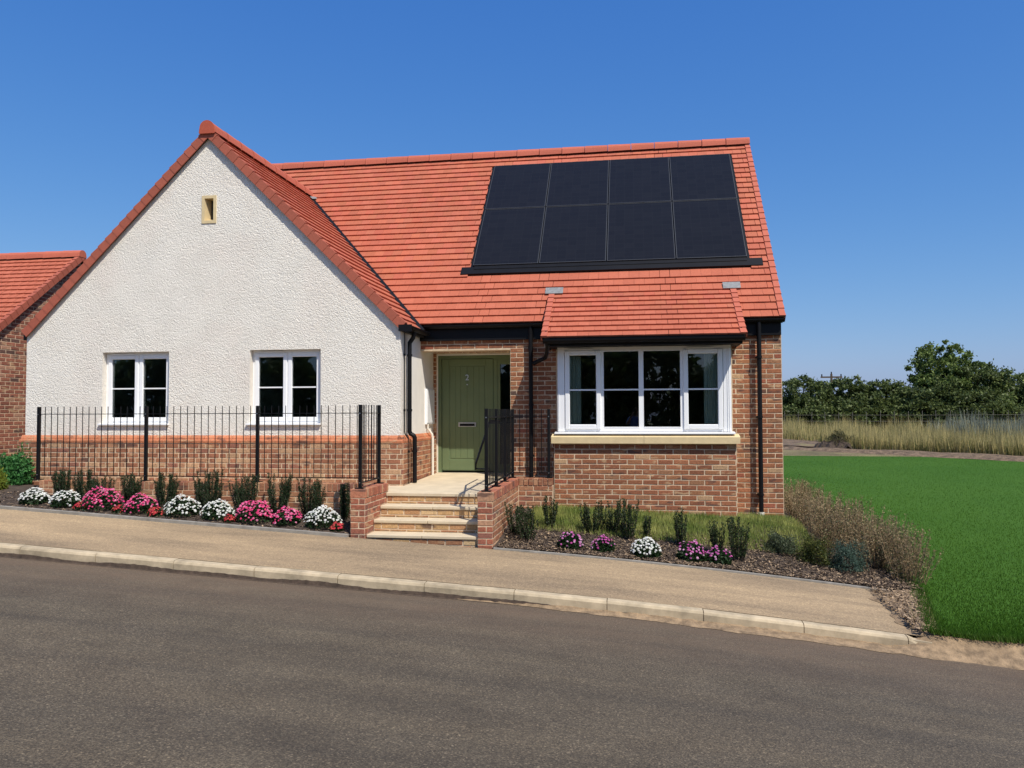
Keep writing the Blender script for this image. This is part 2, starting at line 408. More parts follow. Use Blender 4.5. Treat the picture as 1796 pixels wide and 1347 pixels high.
# ------------------------------------------------------------------ setting
gx = sorted(set([-3000, -1200, -500, -200, -90] + lin(-50, 60, 55) + [6.01, 5.99, 90, 200, 500, 1200, 3000]))
gy = sorted(set([-3000, -1200, -500, -200, -90, -50, -30, -22] + lin(-16, 46, 62) + [-3.51, -3.49, -1.81, -1.79, 60, 90, 200, 500, 1200, 3000]))
strip('ground', gx, gy, ground_z, M['field'])
strip('road', lin(-60, 60, 160), lin(-15, -3.5, 18), road_z, M['road'])
strip('pavement', lin(-25, 6.06, 90), lin(-3.40, -1.80, 6), pav_z, M['pave'])
def lawn_left(y): return 6.14 + .26 * (y + 3.4) if y < -1.75 else 6.58
strip('lawn', lin(0, 30, 90), lin(-3.42, 24, 110), lambda x, y: lawn_z(lawn_left(y) + x, y), M['lawn'])
for v in bpy.data.objects['lawn'].data.vertices: v.co.x += lawn_left(v.co.y)
strip('flower_bed', lin(1.70, 6.62, 50), lin(-1.78, 4.0, 40), bed_z, M['soil'])
strip('flower_bed', lin(-7.0, -0.11, 60), lin(-1.78, -0.2, 14), lbed_z, M['soil'])
# edging strips behind the pavement
mb = MB()
for a, b in zip(lin(1.72, 6.52, 16), lin(1.72, 6.52, 16)[1:]):
    mb.hexa([(a, -1.82, P(a) - .1), (b, -1.82, P(b) - .1), (b, -1.77, P(b) - .1), (a, -1.77, P(a) - .1), (a, -1.82, P(a) + .018), (b, -1.82, P(b) + .018), (b, -1.77, P(b) + .018), (a, -1.77, P(a) + .018)])
tag(mb.build('bed_edging', M['edging']), kind='structure')
mb = MB()
for a, b in zip(lin(-7.0, -.13, 24), lin(-7.0, -.13, 24)[1:]):
    mb.hexa([(a, -1.83, P(a) - .1), (b, -1.83, P(b) - .1), (b, -1.77, P(b) - .1), (a, -1.77, P(a) - .1), (a, -1.83, P(a) + .035), (b, -1.83, P(b) + .035), (b, -1.77, P(b) + .035), (a, -1.77, P(a) + .035)])
tag(mb.build('bed_edging', M['edging']), kind='structure')

# kerb: haunch + separate stones
def kz(x): return P(x) - 0.085
mb = MB()
for a, b in zip(lin(-20, 6.1, 60), lin(-20, 6.1, 60)[1:]):
    mb.hexa([(a, -3.49, kz(a) - .4), (b, -3.49, kz(b) - .4), (b, -3.40, kz(b) - .4), (a, -3.40, kz(a) - .4), (a, -3.49, kz(a) - .02), (b, -3.49, kz(b) - .02), (b, -3.40, kz(b) - .02), (a, -3.40, kz(a) - .02)])
kerb = mb.build('kerb', M['kerb']); tag(kerb, kind='structure')
for k in range(-10, 7):
    a = 0.40 + 0.915 * k + 0.004; b = a + 0.907
    mb = MB(); j = rng.uniform(-.003, .003); y0 = -3.502 + j
    za, zb = kz(a) + j, kz(b) + j
    if k == 6: b = a + .17; zb -= .004
    prof = [(0, -.3), (0, -.028), (.012, -.008), (.03, 0), (.125, .004), (.125, -.3)]
    n = len(prof)
    vs = [(a, y0 + p, za + q) for p, q in prof] + [(b, y0 + p, zb + q) for p, q in prof]
    mb.raw(vs, [tuple(range(n)), tuple(range(n, 2 * n))] + [(i, (i + 1) % n, n + (i + 1) % n, n + i) for i in range(n)])
    mb.build('kerb_stone', M['kerb'], kerb)
# sandy dirt in the channel, thin and ragged
mb = MB(); prev = None
for i, x in enumerate(lin(1.2, 14.0, 260)):
    e = clamp((x - 5.75) / .5, 0, 1)
    w = (0.03 + 0.05 * abs(math.sin(i * .37) * math.sin(i * .11 + 1)) + rng.uniform(0, .03)) * clamp((x - 1.2) / 2, .05, 1) + 0.12 * clamp((x - 2.2) / 2.5, 0, 1) + .02 * e
    y0 = lerp(-3.497, -3.36, e); z0 = lerp(road_z(x, -3.5) + .03 * clamp((x - 1.2) / 1.5, .1, 1), lawn_z(x, -3.40) + .006, e)
    row = [(x, y0, z0 + rng.uniform(0, .012)), (x, lerp(y0, -3.5 - w, .5), lerp(z0, road_z(x, -3.5 - w), .6) + rng.uniform(0, .012)), (x, -3.5 - w, road_z(x, -3.5 - w) + .003)]
    if prev:
        for q in range(2): mb.poly([prev[q], prev[q + 1], row[q + 1], row[q]])
    prev = row
tag(mb.build('channel_dirt', M['sand'], smooth=True), 'pale sandy dirt washed along the foot of the kerb', 'dirt', kind='stuff')
# dark grime band on the lower part of the kerb face
mb = MB(); prev = None
for i, x in enumerate(lin(-9, 4.6, 300)):
    top = .040 + .012 * math.sin(i * .21) * math.sin(i * .053) + rng.uniform(-.004, .004); top *= 1 - .6 * clamp((x - 2) / 2.6, 0, 1)
    row = [(x, -3.5085, road_z(x, -3.5) + top), (x, -3.512, road_z(x, -3.5) + .004), (x, -3.535 - rng.uniform(0, .012), road_z(x, -3.53) + .003)]
    if prev:
        for q in range(2): mb.poly([prev[q], prev[q + 1], row[q + 1], row[q]])
    prev = row
tag(mb.build('kerb_grime', M['grime'], smooth=True), 'dark brown damp grime along the bottom of the kerb face', 'grime', kind='stuff')
# worn dirt where the pavement ends at the lawn
strip('verge_dirt', lin(0, 1, 22), lin(-3.47, -1.80, 30), lambda x, y: 0, M['sand'])
for v in bpy.data.objects['verge_dirt'].data.vertices:
    x0, x1 = 5.97 + .05 * math.sin(v.co.y * 9) + .03 * math.sin(v.co.y * 23), lawn_left(v.co.y) + .05; t = v.co.x; x, y_ = lerp(x0, x1, t), v.co.y
    z = lerp(pav_z(x, y_) + .004, lawn_z(x, y_) + .012, sstep(t)) + .025 * abs(math.sin(x * 31 + y_ * 5) * math.sin(y_ * 23 - x * 3)) * min(1, t * 5) * min(1, (1 - t) * 4)
    if y_ < -3.38: z = lerp(z, road_z(x, -3.5) + .01, (-3.38 - y_) / .09)
    v.co = (x, y_, z)
# stony strip between lawn and field
strip('stony_strip', lin(6.0, 40, 70), lin(-.9, .9, 6), lambda x, y: 0, M['rubble'])
ss = bpy.data.objects['stony_strip'].data
for v in ss.vertices:
    x, t = v.co.x, v.co.y
    yc = 23.2 - 0.72 * (x - 9.0) if x < 17 else 17.44 - .15 * (x - 17)
    yy = yc + t * 1.15
    v.co = (x, yy, max(lawn_z(x, yy), field_z(x, yy) - .1) - .04 + .17 * (1 - t * t) + rng.uniform(-.03, .03))
def field_edge(x): return (23.2 - 0.72 * (x - 9.0) if x < 17 else 17.44 - .15 * (x - 17)) + .75
strip('field', lin(2, 75, 74), lin(0, 60, 60), lambda x, y: field_z(x, field_edge(x) + y) + .06 * math.sin(x * 1.3) * math.sin(y * .9), M['field'])
for v in bpy.data.objects['field'].data.vertices: v.co.y = field_edge(v.co.x) + v.co.y

# ------------------------------------------------------------------ brick + tile engines
BR_MAIN = [((.325, .132, .068), 34), ((.285, .112, .060), 24), ((.345, .155, .078), 18), ((.275, .135, .073), 14), ((.46, .29, .165), 6), ((.11, .066, .052), 6), ((.34, .115, .068), 8)]
BR_STEP = [((.50, .31, .15), 30), ((.44, .24, .12), 26), ((.36, .17, .09), 18), ((.54, .37, .20), 14)]
BR_PIER = [((.36, .125, .075), 30), ((.31, .115, .075), 24), ((.42, .17, .10), 16), ((.27, .115, .085), 10), ((.46, .26, .16), 5)]
BR_LOW = [((.35, .158, .088), 28), ((.31, .132, .076), 24), ((.39, .20, .115), 20), ((.28, .12, .08), 10), ((.48, .29, .17), 10)]
def pick(pal):
    t = rng.uniform(0, sum(w for _, w in pal))
    for c, w in pal:
        t -= w
        if t <= 0: break
    j = rng.uniform(.88, 1.12); return tuple(x * j for x in c)
_bm = {}
def brick_mesh(L, Hh, pal, mat):
    key = (round(L, 2), round(Hh, 3), id(pal), rng.randrange(18))
    if key in _bm: return _bm[key]
    L = key[0]; mb = MB(); mb.col = pick(pal); e = 0.004; d = .03
    j = lambda: rng.uniform(-.0030, .0030)
    def ring(h, w, y): return [(-w + j(), y, -h + j()), (w + j(), y, -h + j()), (w + j(), y, h + j()), (-w + j(), y, h + j())]
    a = ring(Hh / 2 - e, L / 2 - e, -.0050); b = ring(Hh / 2, L / 2, -.0005); c = [(x, d, z) for x, y, z in b]
    mb.raw(a + b + c, [(0, 1, 2, 3)] + [(4 + i, 4 + (i + 1) % 4, (i + 1) % 4, i) for i in range(4)] + [(8 + i, 8 + (i + 1) % 4, 4 + (i + 1) % 4, 4 + i) for i in range(4)])
    me = mb.mesh('brick', fix=False); me.materials.append(mat); _bm[key] = me; return me
def rows(lst, part, face, u0, u1, z0, z1, c, ref, pal=BR_MAIN, bond='s', holes=(), course=.075, shift=0.0):
    """face '-y': u = x, plane y = c; '+x': u = y, plane x = c"""
    k0 = int(math.floor((z0 - ref) / course + 1e-6)); k = k0
    while ref + k * course < z1 - .012:
        za = max(ref + k * course, z0); zb = min(ref + (k + 1) * course, z1)
        if zb - za > .02:
            units = {'s': [.225], 'f': [.225, .1125], 'h': [.1125], 'e': [.075], 'm': ([.225] if k % 2 else [.1125])}[bond]
            off = {'s': .1125 * (k % 2), 'f': .16875 * (k % 2), 'h': .05625 * (k % 2), 'e': 0, 'm': 0}[bond] + shift
            u = u0 - off; i = 0
            while u < u1 - 1e-4:
                w = units[i % len(units)]; a = max(u, u0); b = min(u + w, u1); i += 1; u += w
                segs = [(a, b)]
                for (h0, h1, g0, g1) in holes:
                    if zb - .01 > g0 and za + .01 < g1:
                        ns = []
                        for p, q in segs:
                            if q <= h0 or p >= h1: ns.append((p, q)); continue
                            if p < h0: ns.append((p, h0))
                            if q > h1: ns.append((h1, q))
                        segs = ns
                for p, q in segs:
                    if q - p < .035: continue
                    uc = (p + q) / 2; zc = (za + zb) / 2
                    wp = Vector((uc, c, zc)) if face == '-y' else Vector((c, uc, zc))
                    lst.append((wp, 0.0 if face == '-y' else math.pi / 2, q - p - .0135, zb - za - .0135, part, pal))
        k += 1
def place_bricks(lst, limit=300, name='brick'):
    """the bricks that show largest become objects, the rest one mesh per wall"""
    def score(b):
        p, r = b[0], b[1]; n = Vector((0, -1, 0)) if r == 0 else Vector((1, 0, 0))
        d = CAM - p; dist = d.length
        q = max(0.0, n.dot(d) / dist)
        dx = p - CAM
        zc = dx.dot(fw)
        if zc > 0 and abs(dx.dot(rt2) / zc) > 0.66: q *= .05
        return q * b[2] * b[3] / dist ** 2
    order = sorted(range(len(lst)), key=lambda i: -score(lst[i])); solo = set(order[:limit]); rest = {}
    for i, (p, r, L, h, part, pal) in enumerate(lst):
        me = brick_mesh(L, h, pal, M['brick'])
        if i in solo:
            o = bpy.data.objects.new(name, me); link(o, part, p); o.rotation_euler = (rng.uniform(-.006, .006), rng.uniform(-.006, .006), r + rng.uniform(-.008, .008))
        else:
            rest.setdefault(part.name, (part, []))[1].append((p, r, me))
    for part, items in rest.values():
        V = []; C = []; F = []
        for p, r, me in items:
            ca, sa = math.cos(r), math.sin(r); i0 = len(V)
            V += [(p.x + v.co.x * ca - v.co.y * sa, p.y + v.co.x * sa + v.co.y * ca, p.z + v.co.z) for v in me.vertices]
            col = tuple(me.attributes['Col'].data[0].color); j = rng.uniform(.9, 1.1)
            for f in me.polygons: F.append([i0 + k for k in f.vertices]); C.append(tuple(x * j for x in col[:3]))
        mb = MB(); mb.v, mb.f, mb.c = V, F, C
        mb.build('brickwork', M['brick'], part, kind='stuff', fix=False)

TILE_PAL = [(.445, .118, .060), (.430, .112, .057), (.465, .126, .066), (.440, .117, .060), (.415, .107, .054)]
_tm = {}
def tile_mesh(w, g, v):
    key = (round(w, 2), g, v)
    if key in _tm: return _tm[key]
    w = key[0]; mb = MB(); mb.col = TILE_PAL[v % len(TILE_PAL)]; t = .025; L = g + .06; dz = -t * L / g
    a = w / 2 - .0036
    r = (v % 3 - 1) * .0016
    mb.hexa([(-a, 0, -t + r), (a, 0, -t - r), (a, L, dz - t), (-a, L, dz - t), (-a, 0, r), (a, 0, -r), (a, L, dz), (-a, L, dz)])
    me = mb.mesh('roof_tile'); me.materials.append(M['tile']); _tm[key] = me; return me
def tile_rows(lst, part, O, u, s, n, u0, u1, slen, g, keep=None, tw=.165, hole=None):
    O = Vector(O); u = Vector(u); s = Vector(s); n = Vector(n)
    R3 = Matrix((u, s, n)).transposed()
    for r in range(int(math.ceil(slen / g))):
        s0 = r * g; off = tw / 2 * (r % 2); a = u0 - off
        while a < u1 - .02:
            p, q = max(a, u0), min(a + tw, u1); a += tw
            segs = [(p, q)]
            if hole and hole[2] < s0 + g * .6 < hole[3]: segs = [(p, min(q, hole[0])), (max(p, hole[1]), q)]
            for p, q in segs:
                if q - p < .025: continue
                c = O + u * ((p + q) / 2) + s * s0
                if keep and not keep((p + q) / 2, s0, c): continue
                lst.append((c, R3, q - p, g, part))
def place_tiles(lst, limit=300):
    def score(t):
        c, R3 = t[0], t[1]; n = R3.col[2]; d = CAM - c; dist = d.length
        dx = c - CAM; zc = dx.dot(fw); q = max(0, n.dot(d) / dist)
        if zc > 0 and abs(dx.dot(rt2) / zc) > 0.66: q *= .05
        return q / dist ** 2 * t[2]
    order = sorted(range(len(lst)), key=lambda i: -score(lst[i])); solo = set(order[:limit]); rest = {}
    for i, (c, R3, w, g, part) in enumerate(lst):
        v = rng.randrange(9); me = tile_mesh(w, g, v)
        J = Euler((rng.uniform(-.006, .006), rng.uniform(-.004, .004), rng.uniform(-.004, .004))).to_matrix()
        if i in solo:
            o = bpy.data.objects.new('roof_tile', me); link(o, part, c); o.rotation_euler = (R3 @ J).to_euler()
        else: rest.setdefault(part.name, (part, []))[1].append((c, R3 @ J, me))
    for part, items in rest.values():
        mb = MB()
        for c, R, me in items:
            i0 = len(mb.v); mb.v += [tuple(c + R @ v.co) for v in me.vertices]
            col = tuple(x * rng.uniform(.94, 1.05) for x in tuple(me.attributes['Col'].data[0].color)[:3])
            for f in me.polygons: mb.f.append([i0 + k for k in f.vertices]); mb.c.append(col)
        mb.build('roof_tiling', M['tile'], part, kind='stuff', fix=False)
def verge_units(part, O, s, n, out, slen, g, depth=.115, name='verge_tile', t0=.020, t1=.006, cols=(.36, .34, .385, .37)):
    """cloaked verge: L units stepping up the slope; out = outward direction"""
    O = Vector(O); s = Vector(s); n = Vector(n); out = Vector(out)
    k = 0
    while k * g < slen:
        L = min(g + .012, slen - k * g + .02); mb = MB(); c = cols[rng.randrange(4)]; mb.col = (c, c * .26, c * .15)
        b = O + s * (k * g)
        def pt(o_, s_, n_): return tuple(b + out * o_ + s * s_ + n * n_)
        mb.hexa([pt(-.075, 0, -.02), pt(.016, 0, -.02), pt(.016, L, -.034), pt(-.075, L, -.034), pt(-.075, 0, t0), pt(.016, 0, t0), pt(.012, L, t1), pt(-.075, L, t1)])
        mb.hexa([pt(-.002, 0, -depth), pt(.020, 0, -depth), pt(.014, L, -depth), pt(-.002, L, -depth), pt(-.002, 0, t0 - .003), pt(.020, 0, t0 - .003), pt(.014, L, t1 - .003), pt(-.002, L, t1 - .003)])
        mb.build(name, M['tile'], part); k += 1
def ridge_run(part, p0, p1, r=.105, L=.45, drop=.05, name='ridge_tile'):
    p0, p1 = Vector(p0), Vector(p1); d = (p1 - p0); tot = d.length; d.normalize(); sd_ = d.cross(Vector((0, 0, 1))).normalized()
    n = max(1, round(tot / L)); L = tot / n
    for k in range(n):
        mb = MB(); c = rng.uniform(.43, .49); mb.col = (c, c * .25, c * .14)
        a = p0 + d * (k * L + .006); b = p0 + d * ((k + 1) * L - .006)
        arcs = [math.pi * i / 8 for i in range(9)]
        prof = [(r * math.cos(w) * 1.05, r * math.sin(w) - drop) for w in arcs]; prof = [(r * 1.12, -drop - .05)] + prof + [(-r * 1.12, -drop - .05)]
        i0 = len(mb.v)
        for q, sc in ((a, 1.09), (a + d * .03, 1.07), (b, .98)):
            mb.v += [tuple(q + sd_ * x * sc + Vector((0, 0, z * sc))) for x, z in prof]
        m_ = len(prof)
        for q in range(2):
            for i in range(m_ - 1):
                mb.f.append((i0 + q * m_ + i, i0 + q * m_ + i + 1, i0 + (q + 1) * m_ + i + 1, i0 + (q + 1) * m_ + i)); mb.c.append(mb.col)
        for q in (0, 2):
            mb.f.append(tuple(range(i0 + q * m_, i0 + (q + 1) * m_))); mb.c.append(mb.col)
        mb.build(name, M['tile'], part)

# ------------------------------------------------------------------ HOUSE
house = thing('bungalow', 'white rendered gable bungalow with red tiled roof, brick bay window and solar panels', 'house', (-0.3, 3.5, -0.7))
bricks = []; tiles = []
XL = -6.219; YM = 1.0907; YB = .6481; XR = 5.626; XB1, XB2 = 2.2131, 4.8928
GC = -3.09; GS = .985
def gtop(x): return 5.53 - GS * abs(x - GC)
GP = math.atan(GS); MP_ = math.atan(1.104)
WIN = [(-4.874, -4.874 + 1.1406), (-2.389, -2.389 + 1.1406)]; ZS, ZH = .901, 2.0496
# render gable
mb = MB(); bp = sorted(set([XL, 0.0, GC, -3.205, -2.965] + [w for p in WIN for w in p]))
for a, b in zip(bp, bp[1:]):
    mid = (a + b) / 2; ta, tb = gtop(a) - .085, gtop(b) - .085
    hole = None
    for w in WIN:
        if w[0] < mid < w[1]: hole = (ZS, ZH)
    if -3.205 < mid < -2.965: hole = (4.035, 4.47)
    if hole:
        mb.prism([(a, .70), (b, .70), (b, hole[0]), (a, hole[0])], 'y', 0, .3)
        mb.prism([(a, hole[1]), (b, hole[1]), (b, tb), (a, ta)], 'y', 0, .3)
    else:
        mb.prism([(a, .70), (b, .70), (b, tb), (a, ta)], 'y', 0, .3)
wall = mb.build('gable_wall', M['render'], house)
mb = MB(); mb.box(-.3, 0, .3, 1.90, .70, 2.42); mb.build('return_wall', M['smooth_render'], house)
mb = MB(); mb.box(XL, XL + .3, .3, 8.0, -.8, 2.3); mb.build('side_wall', M['smooth_render'], house)
# plinth
mb = MB(); mb.box(XL - .055, .055, -.050, .25, -.9, .632); mb.box(-.25, .055, .25, 1.90, -.9, .632)
plinth = mb.build('plinth', M['mortar'], house)
REF = .6242 - 14 * .075
rows(bricks, plinth, '-y', XL - .06, .061, -.22, .632, -.050, REF, BR_LOW, 'f')
rows(bricks, plinth, '+x', -.045, 1.90, -.10, .632, .055, REF, BR_LOW, 'f')
prof = [(.02, 0), (-.062, 0), (-.066, .03), (-.058, .05), (-.030, .052), (-.028, .075), (-.012, .100), (.003, .118), (.02, .118)]
def plinth_special(a, b, side):
    mb = MB(); c = rng.uniform(.85, 1.12); mb.col = (.54 * c, .205 * c, .105 * c)
    if side == 'f': mb.prism([(y, .632 + z) for y, z in prof], 'x', a, b)
    else: mb.prism([(-y, .632 + z) for y, z in prof], 'y', a, b)
    mb.build('plinth_brick', M['brick'], plinth)
xs = [XL - .055 + .226 * i for i in range(29)]
for a in xs:
    if a < .03: plinth_special(a + .003, min(a + .223, .062), 'f')
for i in range(8):
    plinth_special(-.05 + .23 * i + .003, min(-.05 + .23 * (i + 1), 1.89), 's')
# main brick walls
mb = MB()
mb.box(0.0, 1.475, YM, YM + .3, 2.078, 2.50)
mb.box(1.475, XB1 + .02, YM, YM + .3, -.9, 2.50); mb.box(1.475, 1.775, YM + .3, 1.93, -.9, 2.50)
mb.box(XB2 - .02, XR, YM, YM + .3, -.9, 2.50)
mb.box(XB1 + .02, XB2 - .02, YM, YM + .3, 2.09, 2.50)
mb.prism([(YM + .3, -.9), (8.0, -.9), (8.0, 2.4), (4.477, 6.20), (YM + .3, 2.75)], 'x', XR - .3, XR)
mb.box(-.25, .063, 1.905, 2.2, -.1, 2.35); mb.box(.063, 1.475, 1.92, 2.2, 2.086, 2.35)
mb.box(XL, XR, 7.7, 8.0, -.9, 2.62)
mwall = mb.build('main_wall', M['mortar'], house)
RM = .4529 - 20 * .075
rows(bricks, mwall, '-y', 0.0, XR, -.62, 2.47, YM, RM, BR_MAIN, 's', holes=[(0.0, 1.475, -2, 2.076), (XB1, XB2, -2, 2.5)])
rows(bricks, mwall, '-y', 0.0, .063, 0.02, 2.35, 1.905, RM, BR_MAIN, 's')
rows(bricks, mwall, '-y', .063, 1.475, 2.086, 2.35, 1.92, RM, BR_MAIN, 'h')
# porch ceiling and lintel underside
mb = MB(); mb.box(.002, 1.473, YM + .301, 1.918, 2.12, 2.16); mb.build('porch_ceiling', M['pvc'], house)
# bay
mb = MB(); mb.box(XB1, XB2, YB, YB + .25, -.9, .61)
mb.box(XB1, XB1 + .18, YB + .25, YM - .002, -.9, .61); mb.box(XB2 - .18, XB2, YB + .25, YM - .002, -.9, .61)
bay = mb.build('bay_wall', M['mortar'], house)
RB = .4486 - 20 * .075
rows(bricks, bay, '-y', XB1, XB2, -.52, .61, YB, RB, BR_MAIN, 's', shift=.03)
place_bricks(bricks, 300)

# interior so that the windows look into rooms
mb = MB(); mb.box(XL + .31, -.31, .31, 7.6, -.10, -.02); mb.box(-.31, XR - .29, 1.385, 7.71, -.10, -.02); mb.build('interior_floor', M['innerdark'], house)
mb = MB(); mb.box(XL + .29, XR - .29, 1.385, 7.71, 2.36, 2.40); mb.box(XL + .31, -.31, .31, 1.4, 2.36, 2.40); mb.build('interior_ceiling', M['inner'], house)
mb = MB(); mb.box(XL + .31, .0, 4.6, 4.7, -.02, 2.36); mb.box(-.305, -.2, 1.95, 4.6, -.02, 2.36); mb.box(2.36, 2.47, YB + .125, 2.75, -.018, 2.064); mb.box(4.64, 4.75, YB + .125, 3.05, -.018, 2.064); mb.box(1.90, 2.36, 2.6, 2.75, -.018, 2.36); mb.box(4.75, 5.3, 2.9, 3.05, -.018, 2.36); mb.box(2.36, 2.47, YM + .31, 2.75, 2.064, 2.36); mb.box(4.64, 4.75, YM + .31, 3.05, 2.064, 2.36)
mb.box(-2.95, -2.85, .31, 4.6, -.02, 2.36); mb.build('interior_wall', M['inner'], house)
mb = MB(); mb.box(XB1 + .1, XB2 - .1, YB + .13, YM + .31, .60, .74); mb.build('window_board', M['pvc'], house)

# ---- gable windows
def casement_window(parent, x0, x1, z0, z1, y):
    mb = MB(); t = .055
    mb.box(x0, x0 + t, y, y + .07, z0, z1); mb.box(x1 - t, x1, y, y + .07, z0, z1)
    mb.box(x0 + t, x1 - t, y, y + .07, z1 - t, z1); mb.box(x0 + t, x1 - t, y, y + .07, z0, z0 + t)
    xm = (x0 + x1) / 2; mb.box(xm - .028, xm + .028, y + .002, y + .068, z0 + t, z1 - t)
    w = mb.build('window', M['pvc'], parent)
    for a, b in ((x0 + .038, xm - .008), (xm + .008, x1 - .038)):
        s = .062; m2 = MB(); yy = y - .016
        A, B, Z0, Z1 = a, b, z0 + .045, z1 - .042
        m2.bbox(A, A + s, yy, yy + .05, Z0, Z1, .007); m2.bbox(B - s, B, yy, yy + .05, Z0, Z1, .007)
        m2.bbox(A + s - .002, B - s + .002, yy + .001, yy + .05, Z1 - s, Z1 - .001, .007); m2.bbox(A + s - .002, B - s + .002, yy + .001, yy + .05, Z0 + .001, Z0 + s, .007)
        m2.build('sash', M['pvc'], w)
        m2 = MB(); m2.box(A + s - .01, B - s + .01, y + .018, y + .026, Z0 + s - .01, Z1 - s + .01); m2.build('pane', M['glass'], w)
        m2 = MB(); zb = 1.478; m2.box(A + s, B - s, y + .008, y + .036, zb - .010, zb + .010); m2.build('glazing_bar', M['pvc'], w)
    m2 = MB(); m2.box(x0 + .10, xm - .08, y - .026, y - .014, z1 - .038, z1 - .018); m2.build('trickle_vent', M['pvc'], w)
    m2 = MB(); m2.prism([(-.045, z0 - .012), (-.045, z0 + .012), (y + .06, z0 + .022), (y + .06, z0 - .012)], 'x', x0 - .045, x1 + .012); m2.build('window_sill', M['pvc'], w)
    return w
for a, b in WIN: casement_window(house, a + .002, b - .002, ZS + .014, ZH - .002, .098)
# gable vent: stone surround with a splayed slot
mb = MB(); x0, x1, z0, z1 = -3.205, -2.965, 4.035, 4.47; f = .045
mb.box(x0, x0 + f, -.012, .02, z0, z1); mb.box(x1 - f, x1, -.012, .02, z0, z1); mb.box(x0 + f, x1 - f, -.012, .02, z1 - f, z1); mb.box(x0 + f, x1 - f, -.012, .02, z0, z0 + f)
mb.hexa([(x0 + f - .002, .0, z0 + f), (x0 + f + .0, .0, z0 + f), (x0 + f + .03, .14, z0 + f), (x0 + f - .002, .14, z0 + f), (x0 + f - .002, .0, z1 - f), (x0 + f, .0, z1 - f), (x0 + f + .03, .14, z1 - f), (x0 + f - .002, .14, z1 - f)])
mb.prism([(.0, z0 + f), (.14, z0 + f + .05), (.14, z0 + f - .002), (0, z0 + f - .002)], 'x', x0 + f, x1 - f)
mb.box(x1 - f, x1 - f + .02, .02, .14, z0 + f, z1 - f); mb.box(x0 + f, x1 - f, .02, .14, z1 - f, z1 - f + .02)
vent = mb.build('stone_vent', M['stone'], house)
mb = MB(); mb.box(x0 + f, x1 - f, .141, .15, z0 + f, z1 - f); mb.build('vent_slot', M['underlay'], vent)

# ---- bay window
y = YB + .02; z0, z1 = .787, 2.043
mb = MB(); mb.box(2.271, 2.375, y - .012, y + .08, z0, z1 + .02); mb.box(4.720, 4.832, y - .012, y + .08, z0, z1 + .02)
mb.box(2.290, 2.296, y - .02, y - .011, z0, z1); mb.box(4.775, 4.781, y - .02, y - .011, z0, z1); mb.box(4.80, 4.806, y - .02, y - .011, z0, z1)
mb.box(2.375, 4.720, y, y + .07, z1 - .05, z1 + .018); mb.box(2.375, 4.720, y, y + .07, z0, z0 + .055)
mb.box(2.905, 2.968, y + .002, y + .07, z0 + .055, z1 - .05); mb.box(4.098, 4.160, y + .002, y + .07, z0 + .055, z1 - .05); mb.box(3.488, 3.560, y + .002, y + .07, z0 + .055, z1 - .05)
bw = mb.build('bay_window', M['pvc'], house)
for a, b in ((2.968, 3.488), (3.560, 4.098)):
    m2 = MB(); m2.box(a - .01, b + .01, y + .024, y + .032, z0 + .05, z1 - .045); m2.build('pane', M['glass'], bw)
    m2 = MB(); m2.box(a, b, y + .012, y + .042, 1.405, 1.427); m2.build('glazing_bar', M['pvc'], bw)
    m2 = MB(); m2.box(a, b, y - .004, y + .02, z0 + .055, z0 + .072); m2.build('bead', M['pvc'], bw)
for a, b in ((2.382, 2.925), (4.140, 4.712)):
    s = .072; Z0, Z1 = z0 + .035, z1 - .03; yy = y - .024; m2 = MB()
    m2.bbox(a, a + s, yy, yy + .05, Z0, Z1, .009); m2.bbox(b - s, b, yy, yy + .05, Z0, Z1, .009)
    m2.bbox(a + s - .002, b - s + .002, yy + .001, yy + .05, Z1 - s, Z1 - .001, .009); m2.bbox(a + s - .002, b - s + .002, yy + .001, yy + .05, Z0 + .001, Z0 + s, .009)
    m2.build('sash', M['pvc'], bw)
    m2 = MB(); m2.box(a + s - .01, b - s + .01, y + .014, y + .022, Z0 + s - .01, Z1 - s + .01); m2.build('pane', M['glass'], bw)
    m2 = MB(); m2.box(a + s, b - s, y + .002, y + .032, 1.405, 1.427); m2.build('glazing_bar', M['pvc'], bw)
    m2 = MB(); m2.box(a + .05, b - .12, yy - .012, yy + .002, Z1 + .004, Z1 + .022); m2.build('trickle_vent', M['pvc'], bw)
# glazed/pvc sides of the bay
mb = MB(); mb.box(2.271, 2.330, y + .08, YM - .003, z0, z1 + .02); mb.box(4.773, 4.832, y + .08, YM - .003, z0, z1 + .02); mb.build('bay_side_panel', M['pvc'], bw)
mb = MB(); mb.prism([(YB - .05, .752), (YB - .05, .772), (YB + .09, .787), (YB + .09, .752)], 'x', 2.225, 4.878); mb.build('window_sill', M['pvc'], bw)
for a, b in ((2.178, 3.555), (3.559, 4.938)):
    mb = MB(); mb.prism([(YB - .085, .612), (YB - .085, .708), (YB - .075, .716), (YB + .1, .75), (YB + .1, .612)], 'x', a, b); mb.build('stone_sill', M['stone'], bw)
mb = MB(); mb.box(XB1 + .01, XB2 - .01, YB - .01, YM - .003, 2.064, 2.20); mb.build('bay_fascia', M['black'], house)

for x0_, x1_ in ((2.385, 2.615), (4.455, 4.715)):
    mb = MB(); n_ = 36
    pts_ = [(lerp(x0_, x1_, i / n_), YB + .20 + .018 * math.sin(i * 1.35) + .008 * math.sin(i * .6)) for i in range(n_ + 1)]
    for (xa, ya), (xb, yb) in zip(pts_, pts_[1:]): mb.poly([(xa, ya, .76), (xb, yb, .76), (xb, yb, 2.06), (xa, ya, 2.06)])
    mb.build('curtain', M['cloth'], bw, fix=False)
